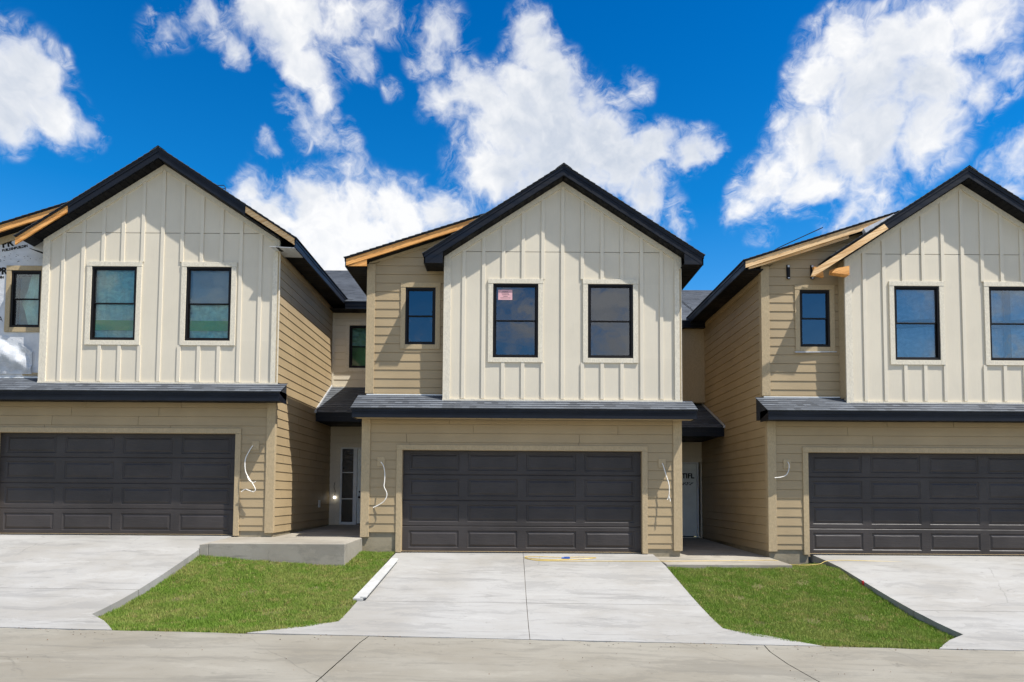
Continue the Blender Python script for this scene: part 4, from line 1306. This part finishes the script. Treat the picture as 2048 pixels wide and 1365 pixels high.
def lawn(poly, zf, count, seed, label):
    rs = np.random.RandomState(seed)
    P = np.array(poly)
    # soil bed
    bed = MB()
    nx, ny = 16, 14
    x0, x1 = P[:, 0].min(), P[:, 0].max(); y0, y1 = P[:, 1].min(), P[:, 1].max()
    def xr(y):
        xsx = []
        n = len(poly)
        for i in range(n):
            (ax, ay), (bx, by) = poly[i], poly[(i + 1) % n]
            if (ay - y) * (by - y) <= 0 and abs(ay - by) > 1e-9: xsx.append(ax + (bx - ax) * (y - ay) / (by - ay))
        return (min(xsx), max(xsx))
    yy = sorted(set([y0 + 1e-4, y1 - 1e-4] + [p[1] for p in poly if y0 < p[1] < y1] + list(np.linspace(y0 + 1e-4, y1 - 1e-4, ny))))
    for a, b in zip(yy[:-1], yy[1:]):
        la, ra = xr(a + 1e-6); lb, rb_ = xr(b - 1e-6)
        for i in range(nx):
            f0, f1 = i / nx, (i + 1) / nx
            q = [(la + (ra - la) * f0, a), (la + (ra - la) * f1, a), (lb + (rb_ - lb) * f1, b), (lb + (rb_ - lb) * f0, b)]
            bed.quad(*[(x, y, float(zf(x, y))) for x, y in q])
    g = bed.build('lawn_soil', M['turf']); tag(g, kind='structure')
    # blades
    px = rs.uniform(x0, x1, count * 2); py = rs.uniform(y0, y1, count * 2)
    k = inside(px, py, poly)
    px, py = px[k][:count], py[k][:count]
    n = len(px)
    # bald spots, and a ragged edge that spills a little over the concrete
    bald = (np.sin(px * 3.7 + 1.3) * np.sin(py * 4.1 + px * 1.9) + 0.5 * np.sin(px * 9.1 - py * 6.3)) > 1.02
    kk = ~(bald & (rs.rand(n) < 0.75)); px, py = px[kk], py[kk]; n = len(px)
    pz = np.array([zf(a, b) for a, b in zip(px, py)]) - 0.004
    sp = rs.rand(n) < 0.3; px = px + sp * rs.normal(0, 0.012, n); py = py + sp * rs.normal(0, 0.010, n)
    cl = np.sin(px * 7.3 + py * 3.1) * np.sin(px * 2.2 - py * 8.1) * 0.5 + 0.5
    h = (0.024 + 0.030 * rs.rand(n)) * (0.75 + 0.55 * cl)
    tall = rs.rand(n) > 0.97; h[tall] *= 1.5
    ang = rs.uniform(0, 2 * np.pi, n); wd = 0.0022 + 0.0020 * rs.rand(n)
    la_ = rs.uniform(0, 2 * np.pi, n); lean = h * rs.uniform(0.05, 0.6, n)
    dx, dy = np.cos(ang) * wd, np.sin(ang) * wd
    lx, ly = np.cos(la_) * lean, np.sin(la_) * lean
    V = np.zeros((n, 5, 3))
    V[:, 0] = np.stack([px - dx, py - dy, pz], 1); V[:, 1] = np.stack([px + dx, py + dy, pz], 1)
    V[:, 2] = np.stack([px + dx * .8 + lx * .4, py + dy * .8 + ly * .4, pz + h * .6], 1)
    V[:, 3] = np.stack([px - dx * .8 + lx * .4, py - dy * .8 + ly * .4, pz + h * .6], 1)
    V[:, 4] = np.stack([px + lx, py + ly, pz + h], 1)
    base = np.arange(n)[:, None] * 5
    loops = np.concatenate([base + [0, 1, 2, 3], base + [3, 2, 4]], 1).reshape(-1)
    me = bpy.data.meshes.new('grass')
    me.vertices.add(n * 5); me.vertices.foreach_set('co', V.reshape(-1))
    me.loops.add(n * 7); me.loops.foreach_set('vertex_index', loops)
    me.polygons.add(n * 2)
    ls = np.empty((n, 2), int); ls[:, 0] = np.arange(n) * 7; ls[:, 1] = ls[:, 0] + 4
    me.polygons.foreach_set('loop_start', ls.reshape(-1))
    me.polygons.foreach_set('loop_total', np.tile([4, 3], n))
    me.update(calc_edges=True); me.validate()
    me.materials.append(M['grass'])
    o = bpy.data.objects.new('grass', me); COL.objects.link(o)
    tag(o, label, 'grass', kind='stuff')


def zgl(x, y):
    t = (x + 5.66) / (5.66 - 2.33)
    t = max(0, min(1, t))
    a = fl_z(y, -5.66, zL) - 0.11 * max(0, min(1, (y + 5.5) / 1.5)) - 0.012; b = fl_z(y, -2.33, zC) - 0.01
    if y > -1.6: b -= 0.0
    return a * (1 - t) ** 1.4 + b * (1 - (1 - t) ** 1.4)
def zgr(x, y):
    t = max(0, min(1, (x - 2.86) / (6.1 - 2.86)))
    a = fl_z(y, 2.86, zC) - 0.012; b = fl_z(y, 6.1, zR) - 0.10 * max(0, min(1, (-y) / 3.0)) * max(0, min(1, (y + 5.45) / .6)) - 0.012
    z = a * (1 - t) + b * t
    k = max(0, min(1, (y + 2.4) / 1.28))
    return z * (1 - k) + min(z, -0.185) * k


lawn([(-5.655, -1.45), (-5.5, -1.42), (-3.03, -1.42), (-3.03, -0.02), (-2.36, -0.02), (-2.335, -4.6), (-2.62, -4.92), (-3.27, YS + .01), (-4.92, YS + .01), (-5.3, -4.95), (-5.655, -4.6)], zgl, 150000, 1,
     'green lawn patch between the left and central driveways, below the thick porch slab')
lawn([(2.87, -1.10), (5.23, -1.10), (5.23, -0.7), (6.09, -0.1), (6.095, -4.6), (5.75, -4.95), (5.28, YS + .01), (3.84, YS + .01), (3.15, -4.95), (2.865, -4.6)], zgr, 150000, 2,
     'green lawn patch between the central and right driveways, below the thin porch slab')

# ------------------------------------------------------------------ small things
def thing_mesh(mb, name, mat, label, cat, group=None, smooth=True):
    return tag(mb.build(name, mat, smooth=smooth), label, cat, group)

G = 'loose light cables on the garage fronts'
mb = MB()
mb.tube(smooth_path([(-5.27, -.03, 2.14), (-5.33, -.06, 2.02), (-5.39, -.09, 1.85), (-5.37, -.12, 1.62), (-5.28, -.14, 1.46), (-5.20, -.15, 1.35), (-5.15, -.15, 1.25), (-5.19, -.14, 1.20), (-5.30, -.12, 1.23), (-5.37, -.11, 1.25), (-5.45, -.10, 1.20)]), 0.0095)
mb.tube(smooth_path([(-5.33, -.13, 1.52), (-5.27, -.17, 1.43), (-5.18, -.19, 1.385), (-5.13, -.19, 1.41)]), 0.008)
thing_mesh(mb, 'loose_cable', M['cable'], 'white cable curling into a hook beside the left garage door', 'cable', G)
mb = MB()
mb.tube(smooth_path([(-2.66, -.03, 1.82), (-2.60, -.07, 1.74), (-2.565, -.10, 1.6), (-2.565, -.12, 1.42), (-2.57, -.13, 1.32), (-2.51, -.14, 1.18), (-2.54, -.14, 1.06), (-2.64, -.13, .97), (-2.78, -.12, .90)]), 0.0095)
thing_mesh(mb, 'loose_cable', M['cable'], 'white cable hanging left of the central garage door, its end bent to the left', 'cable', G)
mb = MB()
mb.tube(smooth_path([(3.05, -.03, 1.83), (3.07, -.07, 1.75), (3.12, -.11, 1.55), (3.16, -.13, 1.40), (3.165, -.14, 1.25), (3.15, -.14, 1.15), (3.125, -.14, 1.09)]), 0.0095)
mb.tube(smooth_path([(3.15, -.14, 1.17), (3.17, -.15, 1.12), (3.18, -.16, 1.06)]), 0.009)
thing_mesh(mb, 'loose_cable', M['cable'], 'white cable hanging right of the central garage door, its end split in two', 'cable', G)
mb = MB()
mb.tube(smooth_path([(5.60, -.03, 1.87), (5.61, -.07, 1.80), (5.58, -.10, 1.68), (5.52, -.12, 1.60), (5.42, -.13, 1.56), (5.29, -.13, 1.545)]), 0.009)
thing_mesh(mb, 'loose_cable', M['cable'], 'short white cable left of the right garage door, curving left', 'cable', G)

# bare bulb by the entry door
b = empty('bare_bulb', (-4.68, 4.22, 1.08), 'small lit bare bulb hanging on a thin wire beside the entry sidelight', 'light bulb')
mb = MB(); mb.ball((0, 0, 0), 0.036, 14, 10); mb.build('bulb', plain('lit bulb', (1, .97, .9), .3, emit=2.5), b, smooth=True)
mb = MB(); mb.tube(smooth_path([(0, 0, .05), (.02, -.02, .16), (-.01, -.03, .27), (-.01, 0.05, .40)]), 0.006, 5); mb.tube([(0, 0, .035), (0, 0, .065)], .02); mb.build('wire', M['black'], b)
mb = MB(); mb.box(-4.85, -4.825, 3.28, 3.42, 0.83, 1.01)
thing_mesh(mb, 'outlet_cover', M['white'], 'small white outlet cover low on the shaded side wall by the entry', 'outlet cover', smooth=False)

# white trim board lying on the driveway edge
mb = MB()
def bz(x, y): return fl_z(y, x, zC) + .006
A = [(-2.40, -3.46), (-2.25, -3.46), (-2.15, -0.80), (-2.29, -0.80)]
mb.hexa([(x, y, bz(x, y)) for x, y in A] + [(x, y, bz(x, y) + .035) for x, y in A])
A2 = [(-2.29, -3.44), (-2.20, -3.44), (-2.12, -1.0), (-2.20, -1.0)]
mb.hexa([(x, y, bz(x, y) + .037) for x, y in A2] + [(x, y, bz(x, y) + .055) for x, y in A2])
thing_mesh(mb, 'trim_board', plain('dusty white primer', (0.42, 0.42, 0.40), 0.6, 0.3, 0.12, 4), 'long white trim board lying along the left edge of the central driveway', 'board', smooth=False)

# yellow cord
mb = MB()
def dz_(x, y): return fl_z(y, x, zC) + .008
loop = [(1.60, -.50), (1.35, -.60), (1.0, -.68), (.6, -.66), (.35, -.55), (.26, -.45), (.36, -.36), (.7, -.40), (1.05, -.46), (1.35, -.40), (1.62, -.44), (1.60, -.52), (1.2, -.66), (.8, -.74), (.45, -.72), (.28, -.58)]
loop2 = [(.28, -.58), (.5, -.78), (1.0, -.82), (1.8, -.80), (2.7, -.78)]
pts = [(x, y, dz_(x, y)) for x, y in loop + loop2] + [(3.4, -.74, -.073), (4.2, -.66, -.070), (4.9, -.52, -.070), (5.16, -.50, -.075), (5.32, -.62, -.13), (5.6, -.72, -.14), (5.9, -.70, -.12), (6.2, -.62, -.055), (7.2, -.58, -.07), (8.6, -.66, -.09), (11, -.6, -.08)]
mb.tube(smooth_path(pts, 5), 0.006, 6)
cord = empty('extension_cord', (1.0, -.6, 0), 'thin yellow extension cord looped on the driveway and trailing right', 'cord')
o = mb.build('cord', M['yellow'], cord, smooth=True); o.location = (-1.0, .6, 0)
mb = MB(); mb.box(.02, .13, -.02, .02, -.055, -.02); mb.tube([(-.03, 0, -.04), (.02, 0, -.04)], .015); mb.build('plug', plain('blue plug', (.03, .10, .4), .4), cord)

# white plastic bunched at the far left bay
def bag():
    mb = MB(); rnd = random.Random(4); nx, nz = 26, 22
    def pt(i, j):
        a, b_ = i / nx, j / nz
        x = -11.0 + 1.0 * a; z = 3.62 + 0.85 * b_ * (1 - 0.45 * a ** 2)
        d = 0.12 * math.sin(math.pi * min(1, b_ * 1.1)) * math.cos(a * 1.5) + 0.020 * math.sin(6 * a + 9 * b_) + 0.008 * math.sin(17 * a - 13 * b_) + .004 * math.sin(31 * a + 9 * b_)
        return (x, 0.215 - max(0.0, d), z)
    for i in range(nx):
        for j in range(nz): mb.quad(pt(i, j), pt(i + 1, j), pt(i + 1, j + 1), pt(i, j + 1))
    thing_mesh(mb, 'plastic_sheet', M['filmw'], 'crumpled white plastic sheet bunched below the far left window on the pent roof', 'plastic sheet')
bag()

# rods on the roofs
mb = MB(); mb.tube(smooth_path([(5.45, .2, 6.24), (5.48, .2, 6.33), (5.75, .2, 6.47), (6.5, .2, 6.82)]), 0.010, 5)
thing_mesh(mb, 'roof_wire', M['black'], 'thin black rod sticking up from the roof edge of the rightmost townhouse', 'rod')
mb = MB(); mb.tube([(-7.18, 2, 8.46), (-6.88, 2, 8.47), (-6.84, 2, 8.42), (-6.84, 2, 7.9)], 0.010, 5); mb.tube([(-7.05, 2.0, 8.36), (-6.84, 2, 8.40)], .008, 5)
thing_mesh(mb, 'vent_wire', M['black'], 'thin bent wire above the roof of the leftmost townhouse', 'wire')

# red mark on the kerb edge of the right driveway
mb = MB(); mb.box(6.078, 6.098, -2.00, -1.95, -.38, -.28)
thing_mesh(mb, 'survey_tag', M['redp'], 'small red tag on the edge of the right driveway', 'tag', smooth=False)

# stones and crumbs along the joint and the slab foot
rnd = random.Random(11)
def pebble_mb(r):
    mb = MB(); mb.ball((0, 0, 0), r, 7, 5, (1, rnd.uniform(.6, 1), rnd.uniform(.4, .7)))
    mb.v = [(x + rnd.uniform(-.15, .15) * r, y + rnd.uniform(-.15, .15) * r, z) for x, y, z in mb.v]
    return mb
cr = MB()
def add_ball(x, y, z, r):
    cr.ball((x, y, z + r * .3), r, 6, 4, (1, rnd.uniform(.5, 1), rnd.uniform(.35, .6)))
for k in range(150):
    x = rnd.uniform(-7, 8); y = YS + rnd.gauss(-0.03, 0.03); add_ball(x, y, zs(x) - .004, rnd.uniform(.003, .011))
for k in range(70):
    x = rnd.uniform(-6, 6.5); y = rnd.uniform(-7.3, -5.5); add_ball(x, y, zs(x) - .008, rnd.uniform(.003, .009))
for k in range(60):
    x = -3.0 + rnd.uniform(-1.6, .6); y = -1.44 - abs(rnd.gauss(0, .04)); add_ball(x, y, zgl(x, y), rnd.uniform(.008, .03))
tag(cr.build('soil_crumbs', M['litter']), 'crumbs of concrete and soil along the street joint and slab foot', 'debris', kind='stuff')

cr = MB()
for k in range(70):
    x = rnd.choice((rnd.uniform(-6.5, 8), rnd.gauss(-5, .7), rnd.gauss(2, .8))); y = -5.5 - abs(rnd.gauss(0, .14)); add_ball(x, y, zs(x) - .004, rnd.uniform(.004, .014))
tag(cr.build('concrete_chips', M['slab']), 'pale concrete chips scattered on the street beside the driveway joint', 'chips', kind='stuff')
